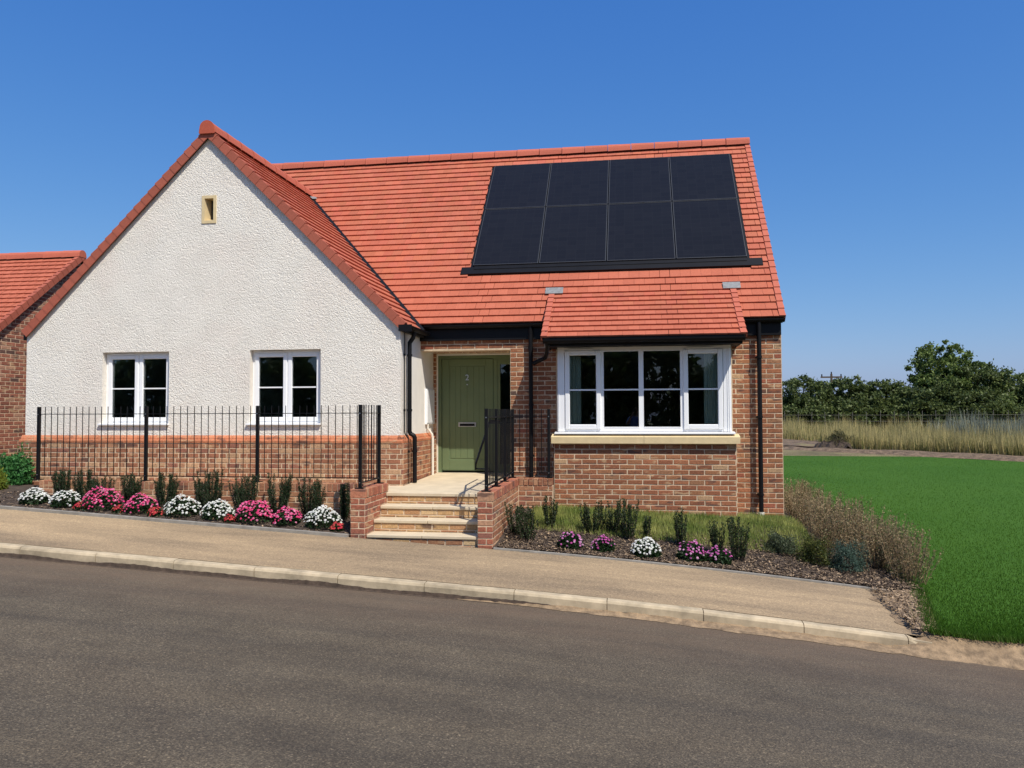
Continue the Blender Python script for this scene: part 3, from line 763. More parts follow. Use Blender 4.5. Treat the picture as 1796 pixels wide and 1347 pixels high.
# ---- door
DY = 1.95
mb = MB(); mb.box(.063, .083, DY - .035, DY + .06, .04, 2.083); mb.box(.083, 1.60, DY - .035, DY + .06, 2.062, 2.083); dframe_trim = mb
door = mb.build('front_door', M['cream'], house)
mb = MB(); mb.box(.083, .140, DY - .02, DY + .06, .06, 2.060); mb.box(1.052, 1.115, DY - .02, DY + .06, .06, 2.060); mb.box(.140, 1.052, DY - .02, DY + .06, 2.010, 2.060)
mb.box(1.115, 1.165, DY - .012, DY + .06, .06, 2.010); mb.box(1.115, 1.60, DY - .020, DY + .06, 2.010, 2.060); mb.box(1.165, 1.60, DY - .012, DY + .06, 1.90, 2.010); mb.box(1.165, 1.60, DY - .012, DY + .06, .06, .20); mb.build('door_frame', M['door'], door)
mb = MB(); mb.box(.142, 1.050, DY + .006, DY + .05, .085, 2.008)
lf = mb.build('door_leaf', M['door'], door)
for a, b in zip((.30, .388, .476, .590, .704, .800), (.385, .473, .587, .701, .797, .888)):
    mb = MB(); mb.bbox(a, b, DY + .000, DY + .012, .30, 1.87, .0025); mb.build('door_board', M['door'], lf)
mb = MB()
for (a, b, c, d) in ((.150, .272, .10, 2.0), (.916, 1.044, .10, 2.0)): mb.bbox(a, b, DY - .006, DY + .012, c, d, .004)
mb.bbox(.272, .916, DY - .0055, DY + .012, 1.895, 2.0, .004); mb.bbox(.272, .916, DY - .0055, DY + .012, .10, .275, .004); mb.build('door_rail', M['door'], lf)
mb = MB(); mb.bbox(.435, .745, DY - .014, DY + .002, .838, .915, .004); lp = mb.build('letter_plate', M['steel'], lf)
mb = MB(); mb.bbox(.460, .720, DY - .018, DY - .013, .850, .893, .002); mb.build('letter_flap', M['blackmetal'], lf)
mb = MB(); mb.tube([(.590, DY - .010, 1.56), (.590, DY + .002, 1.56)], .011, 10); mb.build('spyhole', M['steel'], lf)
mb = MB(); mb.box(.085, 1.60, DY - .06, DY + .04, .028, .060); mb.build('threshold', M['steel'], door)
mb = MB(); mb.box(1.165, 1.60, DY + .012, DY + .020, .20, 1.90); mb.build('sidelight_pane', M['glass'], door)
fc = bpy.data.curves.new('number', 'FONT'); fc.body = '2'; fc.size = .14; fc.extrude = .004; fc.align_x = 'CENTER'
fo = bpy.data.objects.new('tmp', fc); COL.objects.link(fo); dg = bpy.context.evaluated_depsgraph_get()
me = bpy.data.meshes.new_from_object(fo.evaluated_get(dg)); bpy.data.objects.remove(fo); me.materials.append(M['steel'])
no = bpy.data.objects.new('door_number', me); link(no, lf, (.590, DY - .006, 1.635)); no.rotation_euler = (math.pi / 2, 0, 0)

# ---- roofs
su = (0, math.cos(MP_), math.sin(MP_)); nu = (0, -math.sin(MP_), math.cos(MP_))
sv = Vector(su); nv = Vector(nu)
EY, EZ = .9907, 2.5174; RY, RZ = 4.4769, 6.3669; SL = math.hypot(RY - EY, RZ - EZ)
mb = MB()
def off(yy, zz, d): return (yy + nu[1] * d, zz + nu[2] * d)
a0 = off(EY + .03, EZ + .03, -.045); a1 = off(RY, RZ, -.045); 
mb.prism([a0, a1, (2 * RY - a0[0], a0[1]), (2 * RY - a0[0], a0[1] - .1), (RY, a1[1] - .12), (a0[0] + .02, a0[1] - .1)], 'x', XL + .02, XR + .02)
roof = mb.build('main_roof', M['underlay'], house)
PX0, PX1 = .685, 5.270; PS0, PS1 = (1.965 - EY) / su[1], (4.143 - EY) / su[1]
def keep_main(u_, s_, c):
    if c.z < gtop(c.x) - .20 and c.x < .6 and c.x > -6.8: return False      # under the front gable
    if 2.10 < u_ < 4.97 and s_ < .45: return False                            # under the bay roof
    return True
TG = .17
tile_rows(tiles, roof, (0, EY, EZ), (1, 0, 0), su, nu, XL + .0, XR - .005, SL - .12, TG, keep_main, hole=(PX0 - .035, PX1 + .035, PS0 - .16, PS1))
verge_units(roof, (XR + .035, EY, EZ), su, nu, (1, 0, 0), SL - .05, TG, t0=.010, t1=-.004, cols=(.46, .44, .48, .47))
ridge_run(roof, (XL, RY, RZ + .012), (XR + .06, RY, RZ + .012), L=.45)
# gable roof
JY = EY + (5.53 - EZ) / 1.104
mb = MB(); pr = []
for x in (XL - .05, GC, .07): pr.append((x, gtop(x) - .045))
pr += [(.07, gtop(.07) - .13), (GC, gtop(GC) - .15), (XL - .05, gtop(XL - .05) - .13)]
mb.prism(pr, 'y', -.015, 1.2)
# the rest tapers back to the junction with the main slope
def backY(x): return EY + (gtop(x) - EZ) / 1.104 + .1
for sgn, xa in ((1, .07), (-1, XL - .05)):
    pts = [(xa, 1.2, gtop(xa) - .045), (GC, 1.2, gtop(GC) - .045), (GC, backY(GC), gtop(GC) - .045), (xa, max(1.21, backY(xa)), gtop(xa) - .045)]
    mb.poly(pts); mb.poly([(p[0], p[1], p[2] - .08) for p in pts])
groof = mb.build('gable_roof', M['underlay'], house)
gl = math.hypot(1, GS); se = Vector((-1 / gl, 0, GS / gl)); ne = Vector((GS / gl, 0, 1 / gl))
sw = Vector((1 / gl, 0, GS / gl)); nw = Vector((-GS / gl, 0, 1 / gl)); GSL = (.085 - GC) * gl
def keep_g(u_, s_, c): return c.y < backY(c.x) + .12
tile_rows(tiles, groof, (.085, 0, gtop(.085)), (0, 1, 0), se, ne, -.03, 4.3, GSL - .1, TG, keep_g)
tile_rows(tiles, groof, (2 * GC - .085, 0, gtop(.085)), (0, -1, 0), sw, nw, -4.3, .03, GSL - .1, TG, keep_g)
verge_units(groof, (.085, -.045, gtop(.085)), se, ne, (0, -1, 0), GSL - .06, TG, .118)
verge_units(groof, (2 * GC - .085, -.045, gtop(.085)), sw, nw, (0, -1, 0), GSL - .06, TG, .118)
ridge_run(groof, (GC, -.085, gtop(GC) + .018), (GC, JY + .05, gtop(GC) + .018), r=.115, L=.45)
mb = MB(); mb.col = (.43, .085, .042); mb.prism([(GC + .118 * math.cos(w), gtop(GC) - .02 + .118 * math.sin(w)) for w in lin(0, math.pi, 12)] + [(GC - .125, gtop(GC) - .11), (GC + .125, gtop(GC) - .11)], 'y', -.095, -.07); mb.build('ridge_end_cap', M['tile'], groof)
# valley gutter line
def valley_pt(x, d=0.0): return Vector((x, EY + (gtop(x) - EZ) / 1.104, gtop(x) + d))
mb = MB(); A = valley_pt(.10, .004); B = valley_pt(GC + .1, .004)
for sgn in (1,):
    o1 = Vector((.020, .020, .012))
    mb.hexa([tuple(A - o1), tuple(B - o1), tuple(B + o1), tuple(A + o1), tuple(A - o1 + Vector((0, 0, .008))), tuple(B - o1 + Vector((0, 0, .008))), tuple(B + o1 + Vector((0, 0, .008))), tuple(A + o1 + Vector((0, 0, .008)))])
mb.build('valley_gutter', M['blackmetal'], groof)
mb = MB(); c0 = valley_pt(GC + .17, .012); q0 = [c0 + Vector((-.07, .02, .05)), c0 + Vector((.02, -.06, -.02)), c0 + Vector((.10, -.01, -.005)), c0 + Vector((.03, .08, .05))]
mb.hexa([tuple(p) for p in q0] + [tuple(p + Vector((0, 0, .012))) for p in q0]); mb.build('lead_saddle', M['lead'], groof)
# bay roof
BX0, BX1 = 2.085, 4.995; BEY, BEZ = .28, 2.205; BTY, BTZ = 1.447, 3.021
BPi = math.atan2(BTZ - BEZ, BTY - BEY); bs = (0, math.cos(BPi), math.sin(BPi)); bn = (0, -math.sin(BPi), math.cos(BPi)); BSL = math.hypot(BTY - BEY, BTZ - BEZ)
mb = MB(); d1 = .05
mb.prism([(BEY + .03, BEZ - .02), (BTY, BTZ - .04), (BTY, BTZ - .22), (1.085, 2.30), (BEY + .05, BEZ - .10)], 'x', BX0 + .02, BX1 - .02)
broof = mb.build('bay_roof', M['underlay'], house)
BG = BSL / 9.0
tile_rows(tiles, broof, (0, BEY, BEZ), (1, 0, 0), bs, bn, BX0 + .02, BX1 - .02, BSL - .02, BG, tw=.165)
verge_units(broof, (BX0 - .008, BEY, BEZ), bs, bn, (-1, 0, 0), BSL, BG, .07, t0=.008, t1=-.006, cols=(.46, .44, .48, .47))
verge_units(broof, (BX1 + .008, BEY, BEZ), bs, bn, (1, 0, 0), BSL, BG, .07, t0=.008, t1=-.006, cols=(.46, .44, .48, .47))
mb = MB(); mb.box(BX0 + .03, BX1 - .03, .40, YB + .02, 2.195, 2.21); mb.box(BX0 + .03, BX1 - .03, .372, .398, 2.06, 2.21)
mb.box(BX0 + .03, BX0 + .05, .40, YM, 2.06, 2.30); mb.box(BX1 - .05, BX1 - .03, .40, YM, 2.06, 2.30); mb.box(BX0 + .05, BX1 - .05, .40, YB + .3, 2.067, 2.075); mb.build('bay_eaves', M['black'], broof)
for x, yq in ((2.0, 1.50), (4.82, 1.51)):
    mb = MB(); c = Vector((x, yq, EZ + 1.104 * (yq - EY))); w = .27 if x > 3 else .29; s3 = Vector(su); n3 = Vector(nu)
    q = [c + Vector((a, 0, 0)) + s3 * b + n3 * d for d in (.002, .012) for a, b in ((0, -.10), (w, -.10), (w, .05), (0, .05))]
    mb.hexa([tuple(p) for p in q]); mb.build('lead_flashing', M['lead'], broof)
place_tiles(tiles, 300)

# ---- solar panels set into the roof
mb = MB()
def rp(x, s_, d): 
    v = Vector((x, EY, EZ)) + sv * s_ + nv * d; return tuple(v)
def rbox(mb, x0, x1, s0, s1, d0, d1): mb.hexa([rp(x0, s0, d0), rp(x1, s0, d0), rp(x1, s1, d0), rp(x0, s1, d0), rp(x0, s0, d1), rp(x1, s0, d1), rp(x1, s1, d1), rp(x0, s1, d1)])
rbox(mb, PX0 - .035, PX1 + .035, PS0 - .03, PS1 + .02, -.04, -.006)
rbox(mb, .50, 5.495, PS0 - .205, PS0 - .02, -.02, .010); rbox(mb, .72, 5.25, PS0 - .09, PS0 - .01, .010, .018); array_tray = mb.build('solar_tray', M['black'], house)
cols = lin(PX0, PX1, 4); sm = (3.108 - EY) / su[1]
for r_, (s0, s1) in enumerate(((PS0, sm), (sm, PS1))):
    for c_ in range(4):
        x0, x1 = cols[c_] + .010, cols[c_ + 1] - .010; a, b = s0 + .006, s1 - .006; d = .028 + (.006 if r_ else 0)
        mb = MB(); rbox(mb, x0 + .012, x1 - .012, a + .012, b - .012, .0, d); pan = mb.build('solar_panel', M['solar'], house)
        mb = MB(); t = .011
        rbox(mb, x0, x0 + t, a, b, 0, d + .004); rbox(mb, x1 - t, x1, a, b, 0, d + .004); rbox(mb, x0 + t, x1 - t, a, a + t, 0, d + .004); rbox(mb, x0 + t, x1 - t, b - t, b, 0, d + .004); mb.build('panel_frame', M['solarframe'], pan)

# ---- fascias, gutters, downpipes
def gutter(parent, p0, p1, axis, c0, c1, r=.056, name='gutter'):
    prof = [(c0 + r * math.cos(w), c1 + r * math.sin(w)) for w in lin(math.pi, 2 * math.pi, 10)]
    inner = [(c0 + (r - .005) * math.cos(w), c1 + (r - .005) * math.sin(w)) for w in lin(2 * math.pi, math.pi, 10)]
    mb = MB(); n = 11
    pr = prof + inner
    for i in range(10):
        q = [prof[i], prof[i + 1], inner[9 - i], inner[10 - i]]
        mb.prism(q, axis, p0, p1)
    return mb.build(name, M['black'], parent)
for a, b in ((.005, XB1 + .02), (XB2 - .02, XR - .01)):
    mb = MB(); mb.box(a, b, YM - .055, YM - .008, 2.235, 2.47); mb.build('fascia', M['black'], house)
gutter(house, .10, BX0 + .02, 'x', EY - .005, 2.475); gutter(house, BX1 - .02, XR + .03, 'x', EY - .005, 2.475)
gutter(house, -.05, 1.0, 'y', .135, gtop(.085) - .035)
mb = MB(); mb.box(-.015, .06, -.066, 1.0, 2.29, 2.385); mb.box(.06, .19, -.066, -.055, 2.28, 2.385); mb.build('eaves_box', M['black'], house)
gutter(house, BX0 + .01, BX1 - .005, 'x', BEY + .01, BEZ - .055)
def downpipe(path, r=.034, clips=(), name='downpipe', mat='black'):
    mb = MB(); mb.tube(path, r, 12); o = mb.build(name, M[mat], house, smooth=False)
    for x, y_, z_ in clips:
        m2 = MB(); m2.tube([(x, y_, z_ - .018), (x, y_, z_ + .018)], r + .007, 12); m2.build('pipe_bracket', M[mat], o)
    return o
downpipe([(.135, .27, 2.30), (.115, .27, 2.22), (.062, .26, 2.14), (.062, .26, .80), (.075, .265, .765), (.125, .275, .735), (.138, .28, .70), (.138, .28, .03)], clips=[(.062, .26, 1.95), (.062, .26, 1.12), (.138, .28, .5)])
downpipe([(.02, .14, 2.28), (.02, .14, .80), (.03, .14, .76), (.082, .15, .68), (.085, .15, .64), (.085, .15, .0)], r=.008, clips=[(.02, .14, 1.95), (.02, .14, 1.12), (.085, .15, .5)], name='cable_conduit')
downpipe([(1.815, .99, 2.44), (1.815, 1.0, 2.30), (1.815, 1.025, .06)], clips=[(1.815, 1.01, 2.1), (1.815, 1.02, 1.2), (1.815, 1.02, .4)])
downpipe([(2.16, .30, 2.14), (2.16, .32, 2.08), (2.10, .70, 1.98), (2.06, .90, 1.93), (1.86, 1.0, 1.85)], r=.032)
downpipe([(5.285, .985, 2.44), (5.285, .99, 2.30), (5.28, .98, -.44)], clips=[(5.283, .985, 1.9), (5.281, .98, 1.0), (5.28, .98, -.16)])
mb = MB(); mb.tube([(5.28, .98, -.60), (5.28, .98, -.42)], .045, 12); mb.build('drain_connector', M['cream'], house)
mb = MB()
for zz in (1.9, 1.0, -.16): mb.box(5.24, 5.32, .98, YM, zz - .012, zz + .012)
mb.build('pipe_strut', M['black'], house)
# meter box and waste pipe
mb = MB(); mb.bbox(-.01, .035, 1.36, 1.86, .885, 1.475, .006); mb.bbox(.034, .042, 1.385, 1.835, .91, 1.45, .003); mb.build('meter_box', M['pvc'], house)
downpipe([(.022, 1.45, .89), (.024, 1.46, .82), (.085, 1.50, .72), (.095, 1.51, .66), (.095, 1.51, .03)], r=.022, name='waste_pipe', mat='cream')

# ------------------------------------------------------------------ steps and landing
steps = thing('entrance_steps', 'four cream steps with brick risers leading up to the green front door', 'steps', (.79, -1.3, -.55))
SX0, SX1 = .075, 1.506
NY = [-.905, -1.17, -1.438, -1.71]; NZ = [-.004, -.150, -.299, -.447]
mb = MB(); mb.box(SX0 + .001, SX1 - .001, -.885, .36, -.8, -.045)
for i in (1, 2, 3): mb.box(SX0 + .001, SX1 - .001, NY[i] + .020, NY[i - 1] + .025, -.9, NZ[i] - .042)
risers = mb.build('riser_core', M['mortar'], steps)
sb = []
for i in range(4):
    zb = (NZ[i + 1] - .002) if i < 3 else -.75
    rows(sb, risers, '-y', SX0 + .004, SX1 - .004, zb, NZ[i] - .042, (NY[i] + .020), NZ[i] - .042 - .15, BR_STEP, 's', shift=rng.uniform(0, .1))
place_bricks(sb, 300)
for i in (1, 2, 3):
    for a, b in ((SX0 + .003, .79), (.794, SX1 - .003)):
        mb = MB(); mb.bbox(a, b, NY[i], NY[i - 1] + .019, NZ[i] - .040, NZ[i], .006); mb.build('tread', M['paving'], steps)
mb = MB()
def lz(yy): return -.004 + .030 * max(0, yy + .905) * .72
mb.prism([(-.905, -.044), (-.905, -.010), (-.899, -.004), (1.935, lz(1.935)), (1.935, -.044)], 'x', SX0 + .003, SX1 - .003)
mb.build('landing', M['paving'], steps)
mb = MB(); mb.prism([(-.795, -.06), (-.795, -.006), (-.056, lz(-.056) - .004), (-.056, -.06)], 'x', -4.9, SX0 + .0); mb.build('side_path', M['paving'], steps)

# ------------------------------------------------------------------ garden walls
def on_edge(lst, part, face, u0, u1, c, ztop, pal): rows(lst, part, face, u0, u1, ztop - .1125, ztop + .01, c, ztop - .1125, pal, 'e', course=.1225)
gw = thing('garden_wall', 'low brick wall with end pier left of the steps, under the long railing', 'wall', (-2.6, -.9, -.6))
GT = .12; lb = []
mb = MB(); mb.box(-5.12, -.124, -1.0, -.80, -.8, GT - .115); mb.box(-.118, .069, -1.744, -.80, -.9, GT - .115)
core = mb.build('wall_core', M['mortar'], gw)
rows(lb, core, '-y', -5.12, -.12, -.55, GT - .1125, -1.0, GT - .1125 - .075 * 9, BR_LOW, 's')
rows(lb, core, '-y', -.122, .073, -.68, GT - .1125, -1.744, GT - .1125 - .075 * 9, BR_PIER, 'm')
rows(lb, core, '+x', -1.744, -.80, -.68, GT - .1125, .069, GT - .1125 - .075 * 9, BR_PIER, 's')
place_bricks(lb, 300)
def cope(part, x0, x1, y0, y1, z0, z1, along, pal, n):
    """brick-on-edge coping, one solid brick each"""
    for i in range(n):
        mb = MB(); mb.col = pick(pal); j = rng.uniform(-.003, .003)
        if along == 'x':
            a = lerp(x0, x1, i / n); b = lerp(x0, x1, (i + 1) / n); mb.bbox(a + .005, b - .005, y0 - .004 + j, y1, z0, z1 + j, .004)
        else:
            a = lerp(y0, y1, i / n); b = lerp(y0, y1, (i + 1) / n); mb.bbox(x0, x1 + .004 + j, a + .005, b - .005, z0, z1 + j, .004)
        mb.build('coping_brick', M['brick'], part)
mb = MB(); mb.box(-5.118, -.126, -.994, -.806, GT - .1149, GT - .012); mb.box(-.112, .063, -1.738, -.806, GT - .1149, GT - .012); cc = mb.build('coping_mortar', M['mortar'], gw)
cope(cc, -5.125, -.128, -1.0, -.80, GT - .108, GT, 'x', BR_LOW, 66)
cope(cc, -.125, .073, -1.75, -.80, GT - .108, GT, 'y', BR_PIER, 13)

rw = thing('step_wall', 'low brick wall with pier right of the steps, turning to meet the bay', 'wall', (1.6, -.6, -.7))
RT = .10; lb = []
mb = MB(); mb.box(1.512, 1.696, -1.744, .60, -.9, RT - .115); mb.box(1.696, 2.208, .404, .60, -.9, RT - .115)
core = mb.build('wall_core', M['mortar'], rw)
rows(lb, core, '-y', 1.508, 1.700, -.80, RT - .1125, -1.744, RT - .1125 - .075 * 9, BR_PIER, 'm')
rows(lb, core, '+x', -1.744, .404, -.80, RT - .1125, 1.696, RT - .1125 - .075 * 9, BR_LOW, 's')
rows(lb, core, '-y', 1.702, 2.212, -.60, RT - .1125, .404, RT - .1125 - .075 * 9, BR_LOW, 's')
place_bricks(lb, 300)
mb = MB(); mb.box(1.518, 1.690, -1.738, .594, RT - .1149, RT - .012); mb.box(1.690, 2.204, .410, .594, RT - .1149, RT - .012); cc = mb.build('coping_mortar', M['mortar'], rw)
cope(cc, 1.506, 1.702, -1.75, .60, RT - .108, RT, 'y', BR_PIER, 31)
cope(cc, 1.704, 2.212, .40, .60, RT - .108, RT, 'x', BR_LOW, 7)

# ------------------------------------------------------------------ railings
def railing(root, segs, zb, zt, post=.042, first=None):
    """segs: list of list of (x,y) post positions"""
    done = set()
    def bolt(par, x, y, z): 
        m2 = MB(); m2.tube([(x, y - .026, z), (x, y - .020, z)], .009, 6); m2.build('bolt', M['steel'], par)
    for seg in segs:
        for x, y in seg:
            if (x, y) in done: continue
            done.add((x, y)); h = post / 2; mb = MB(); mb.bbox(x - h, x + h, y - h, y + h, zb, zt, .003); po = mb.build('post', M['blackmetal'], root)
            mb = MB(); mb.box(x - .055, x + .055, y - .055, y + .055, zb + .0005, zb + .010); mb.build('base_plate', M['blackmetal'], po)
            bolt(po, x, y, zt - .11); bolt(po, x, y, zb + .075)
        for (xa, ya), (xb, yb) in zip(seg, seg[1:]):
            d = Vector((xb - xa, yb - ya, 0)); L = d.length; d.normalize(); nn = Vector((-d.y, d.x, 0))
            for z in (zt - .108, zb + .072):
                A = Vector((xa, ya, z)) + d * .02; B = Vector((xb, yb, z)) - d * .02; w = nn * .018; t = Vector((0, 0, .005))
                mb = MB(); mb.hexa([tuple(A - w - t), tuple(B - w - t), tuple(B + w - t), tuple(A + w - t), tuple(A - w + t), tuple(B - w + t), tuple(B + w + t), tuple(A + w + t)]); mb.build('rail', M['blackmetal'], root)
            n = round(L / .104)
            for i in range(1, n):
                p = Vector((xa, ya, 0)) + d * (L * i / n)
                mb = MB(); mb.tube([(p.x, p.y, zb + .07), (p.x, p.y, zt)], .0062, 6); mb.build('baluster', M['blackmetal'], root)
r1 = thing('railing', 'long black metal railing in front of the white gable', 'railing', (-2.6, -.9, GT), 'black metal railings by the entrance')
railing(r1, [[(-5.225, -.9), (-3.504, -.9), (-1.80, -.9), (-.03, -.9)], [(-.03, -.9), (-.03, -1.64)]], GT, 1.187)
r2 = thing('railing', 'short black metal railing on the wall right of the steps', 'railing', (1.6, -.6, RT), 'black metal railings by the entrance')
railing(r2, [[(1.60, -1.62), (1.60, -.92), (1.60, -.22), (1.60, .49)], [(1.60, .49), (2.15, .49)]], RT, 1.128)
mb = MB()
hp = [(1.42, -1.40, .365), (1.42, -1.40, .43), (1.42, -.85, .725), (1.42, -.42, .955), (1.42, .40, .955)]
for A, B in zip(hp, hp[1:]):
    A, B = Vector(A), Vector(B); d = (B - A).normalized(); w = Vector((.006, 0, 0)); t = d.cross(Vector((1, 0, 0))).normalized() * .021
    A = A - d * .012; B = B + d * .012
    mb.hexa([tuple(A - w - t), tuple(A + w - t), tuple(B + w - t), tuple(B - w - t), tuple(A - w + t), tuple(A + w + t), tuple(B + w + t), tuple(B - w + t)])
mb.tube([(1.42, -1.40, .365), (1.60, -1.40, .365)], .010, 6); mb.tube([(1.42, -.42, .93), (1.60, -.42, .93)], .008, 6); mb.tube([(1.42, .30, .93), (1.60, .30, .93)], .008, 6)
mb.build('handrail', M['blackmetal'], r2)

# ------------------------------------------------------------------ neighbour
nb = thing('neighbour_house', 'brick end wall and red tiled roof of the next house, behind the white gable', 'house', (-12, 4.5, -.3))
NX = -8.3; NRY, NRZ = 3.86, 4.50; npch = math.atan(.80)
ns = (0, math.cos(npch), math.sin(npch)); nn_ = (0, -math.sin(npch), math.cos(npch)); NEY = .20; NEZ = NRZ - (NRY - NEY) * .80; NSL = (NRY - NEY) / math.cos(npch)
mb = MB(); mb.prism([(NEY + .25, -.9), (7.4, -.9), (7.4, NEZ + .02), (NRY, NRZ - .14), (NEY + .25, NEZ + .07)], 'x', NX - .3, NX); mb.box(-16, NX - .3, NEY + .25, NEY + .55, -.9, NEZ)
nw_ = mb.build('end_wall', M['mortar'], nb); lb = []
rows(lb, nw_, '+x', NEY + .25, 7.0, -.4, NRZ - .12, NX, -.4, [((.30, .115, .075), 30), ((.27, .105, .07), 20), ((.34, .14, .09), 14), ((.14, .08, .065), 8), ((.38, .21, .14), 5)], 's')
lb = [b for b in lb if b[0].z + .04 < NRZ - .12 - abs(b[0].y - NRY) * .80]
place_bricks(lb, 300)
mb = MB(); pr = [(NEY, NEZ - .04), (NRY, NRZ - .04), (2 * NRY - NEY, NEZ - .04), (2 * NRY - NEY, NEZ - .14), (NRY, NRZ - .16), (NEY, NEZ - .14)]
mb.prism(pr, 'x', -17, NX + .02); nr = mb.build('roof', M['underlay'], nb); nt_ = []
tile_rows(nt_, nr, (0, NEY, NEZ), (1, 0, 0), ns, nn_, -13.0, NX + .03, NSL - .1, .17)
place_tiles(nt_, 300)
verge_units(nr, (NX + .06, NEY, NEZ), ns, nn_, (1, 0, 0), NSL - .04, .17)
verge_units(nr, (NX + .06, 2 * NRY - NEY, NEZ), (0, -ns[1], ns[2]), (0, math.sin(npch), math.cos(npch)), (1, 0, 0), NSL - .04, .17)
ridge_run(nr, (-13, NRY, NRZ + .03), (NX + .09, NRY, NRZ + .03), L=.45)

# ------------------------------------------------------------------ plants
def quads(centers, sizes, ax, ay):
    """rhombus leaves from centre + two half-axes"""
    v = np.stack([centers - ax, centers - ay * .55 + ax * .1, centers + ax, centers + ay * .55 + ax * .1], 1)
    return v.reshape(-1, 3)
def rand_unit(n):
    a = nrg.normal(size=(n, 3)); return a / np.linalg.norm(a, axis=1, keepdims=True)
def leaf_obj(name, centers, length, width, colA, colB, parent, world, mat, updir=None, upw=0.0, kind='stuff', jit=.25):
    n = len(centers); d = rand_unit(n)
    if updir is not None: d = d * (1 - upw) + np.asarray(updir) * upw; d /= np.linalg.norm(d, axis=1, keepdims=True)
    o = np.cross(d, rand_unit(n)); o /= np.linalg.norm(o, axis=1, keepdims=True) + 1e-9
    L = length * nrg.uniform(.65, 1.3, (n, 1)); W = width * nrg.uniform(.7, 1.3, (n, 1))
    t = nrg.uniform(0, 1, (n, 1)); c = np.asarray(colA) * (1 - t) + np.asarray(colB) * t; c = c * nrg.uniform(1 - jit, 1 + jit, (n, 1))
    v = quads(centers, None, d * L / 2, o * W)
    me = mesh_arrays(name, v - np.asarray(world), 4, c)
    return arr_obj(name, me, mat, parent, world, kind)
def dome(n, r, h, lo=0.0):
    d = rand_unit(n); d[:, 2] = np.abs(d[:, 2]); return d * np.array([r, r, h])
def mum(label, x, y, z, r, colour, group, h=None, dens=1.0):
    h = h or r * 1.05
    t = thing('chrysanthemum' , label, 'flower', (x, y, z), group)
    w = np.array([x, y, z])
    c = dome(900, r * .97, h * .95) * nrg.uniform(.5, 1, (900, 1)) ** .6 + w
    leaf_obj('foliage', c, .05, .02, (.014, .034, .010), (.030, .062, .020), t, (x, y, z), M['leaf'])
    n = int((190 * (r / .22) ** 1.5 + 16) * dens)
    d = rand_unit(n * 3); d[:, 2] = np.abs(d[:, 2]); d = d[d[:, 2] > nrg.uniform(.05, .55, len(d))]; d = d[:n]; d /= np.linalg.norm(d, axis=1, keepdims=True); n = len(d)
    cc_ = d * np.array([r, r, h]) * nrg.uniform(.94, 1.05, (n, 1)) * (1 + .06 * np.sin(d[:, :1] * 7 + x * 9)) + w
    nrm = d * .6 + np.array([.1, -.35, .5]) + rand_unit(n) * .25; nrm /= np.linalg.norm(nrm, axis=1, keepdims=True)
    a = np.cross(nrm, rand_unit(n)); a /= np.linalg.norm(a, axis=1, keepdims=True); b = np.cross(nrm, a)
    V = []; C = []; k = 9
    for i in range(n):
        rr = rng.uniform(.012, .020); base = colour[rng.randrange(len(colour))]; j = rng.uniform(.85, 1.12)
        for p in range(k):
            w0, w1 = 2 * math.pi * p / k, 2 * math.pi * (p + .8) / k; wm = (w0 + w1) / 2
            o = cc_[i]; tip = rr * rng.uniform(.9, 1.1)
            e0 = o + (a[i] * math.cos(w0) + b[i] * math.sin(w0)) * tip * .62 + nrm[i] * .006
            e1 = o + (a[i] * math.cos(w1) + b[i] * math.sin(w1)) * tip * .62 + nrm[i] * .006
            em = o + (a[i] * math.cos(wm) + b[i] * math.sin(wm)) * tip + nrm[i] * .002
            V += [o + nrm[i] * .010, e0, em, e1]; C.append([min(1, q * j) for q in base])
    me = mesh_arrays('blossoms', np.array(V) - w, 4, np.array(C)); arr_obj('blossoms', me, M['petal'], t, (x, y, z), 'stuff')
    return t
WHITE = [(.82, .82, .76), (.78, .80, .70), (.85, .84, .80)]
PINK = [(.80, .06, .22), (.84, .13, .32), (.72, .04, .17), (.86, .28, .44)]
LILAC = [(.62, .12, .42), (.70, .22, .52), (.58, .08, .34), (.75, .40, .60)]
RED = [(.62, .05, .06), (.66, .10, .08), (.55, .03, .06)]
LW = [(-4.80, .19), (-4.316, .19), (-2.58, .235), (-2.07, .215), (-.60, .235)]
LP = [(-3.77, .265), (-3.19, .215), (-1.55, .25), (-1.10, .195)]
wl_ = ['white chrysanthemum at the far left end of the front border', 'second white chrysanthemum from the left end of the front border', 'white chrysanthemum right of the two left pink ones', 'white chrysanthemum just left of the right-hand pink pair', 'spreading white chrysanthemum beside the left step pier']
pl_ = ['widest bright pink chrysanthemum, next to the two leftmost white ones', 'bright pink chrysanthemum under the second railing post', 'large bright pink chrysanthemum below the third railing post', 'small bright pink chrysanthemum nearest the step pier']
for (x, r), l in zip(LW, wl_): mum(l, x, -1.47, lbed_z(x, -1.47), r, WHITE, 'chrysanthemums in the front border')
for (x, r), l in zip(LP, pl_): mum(l, x, -1.47, lbed_z(x, -1.47), r, PINK, 'chrysanthemums in the front border')
for x, r, l in ((-4.01, .085, 'small red bedding flower left of the widest pink chrysanthemum'), (-3.43, .085, 'small red bedding flower between the two left pink chrysanthemums'), (-2.90, .10, 'orange red bedding flower beside the middle white chrysanthemum'), (-1.84, .08, 'small red bedding flower left of the large pink chrysanthemum'), (-.36, .09, 'dark red bedding flower in the corner by the step pier')):
    mum(l, x, -1.58, lbed_z(x, -1.58), r, RED, 'small red bedding flowers')

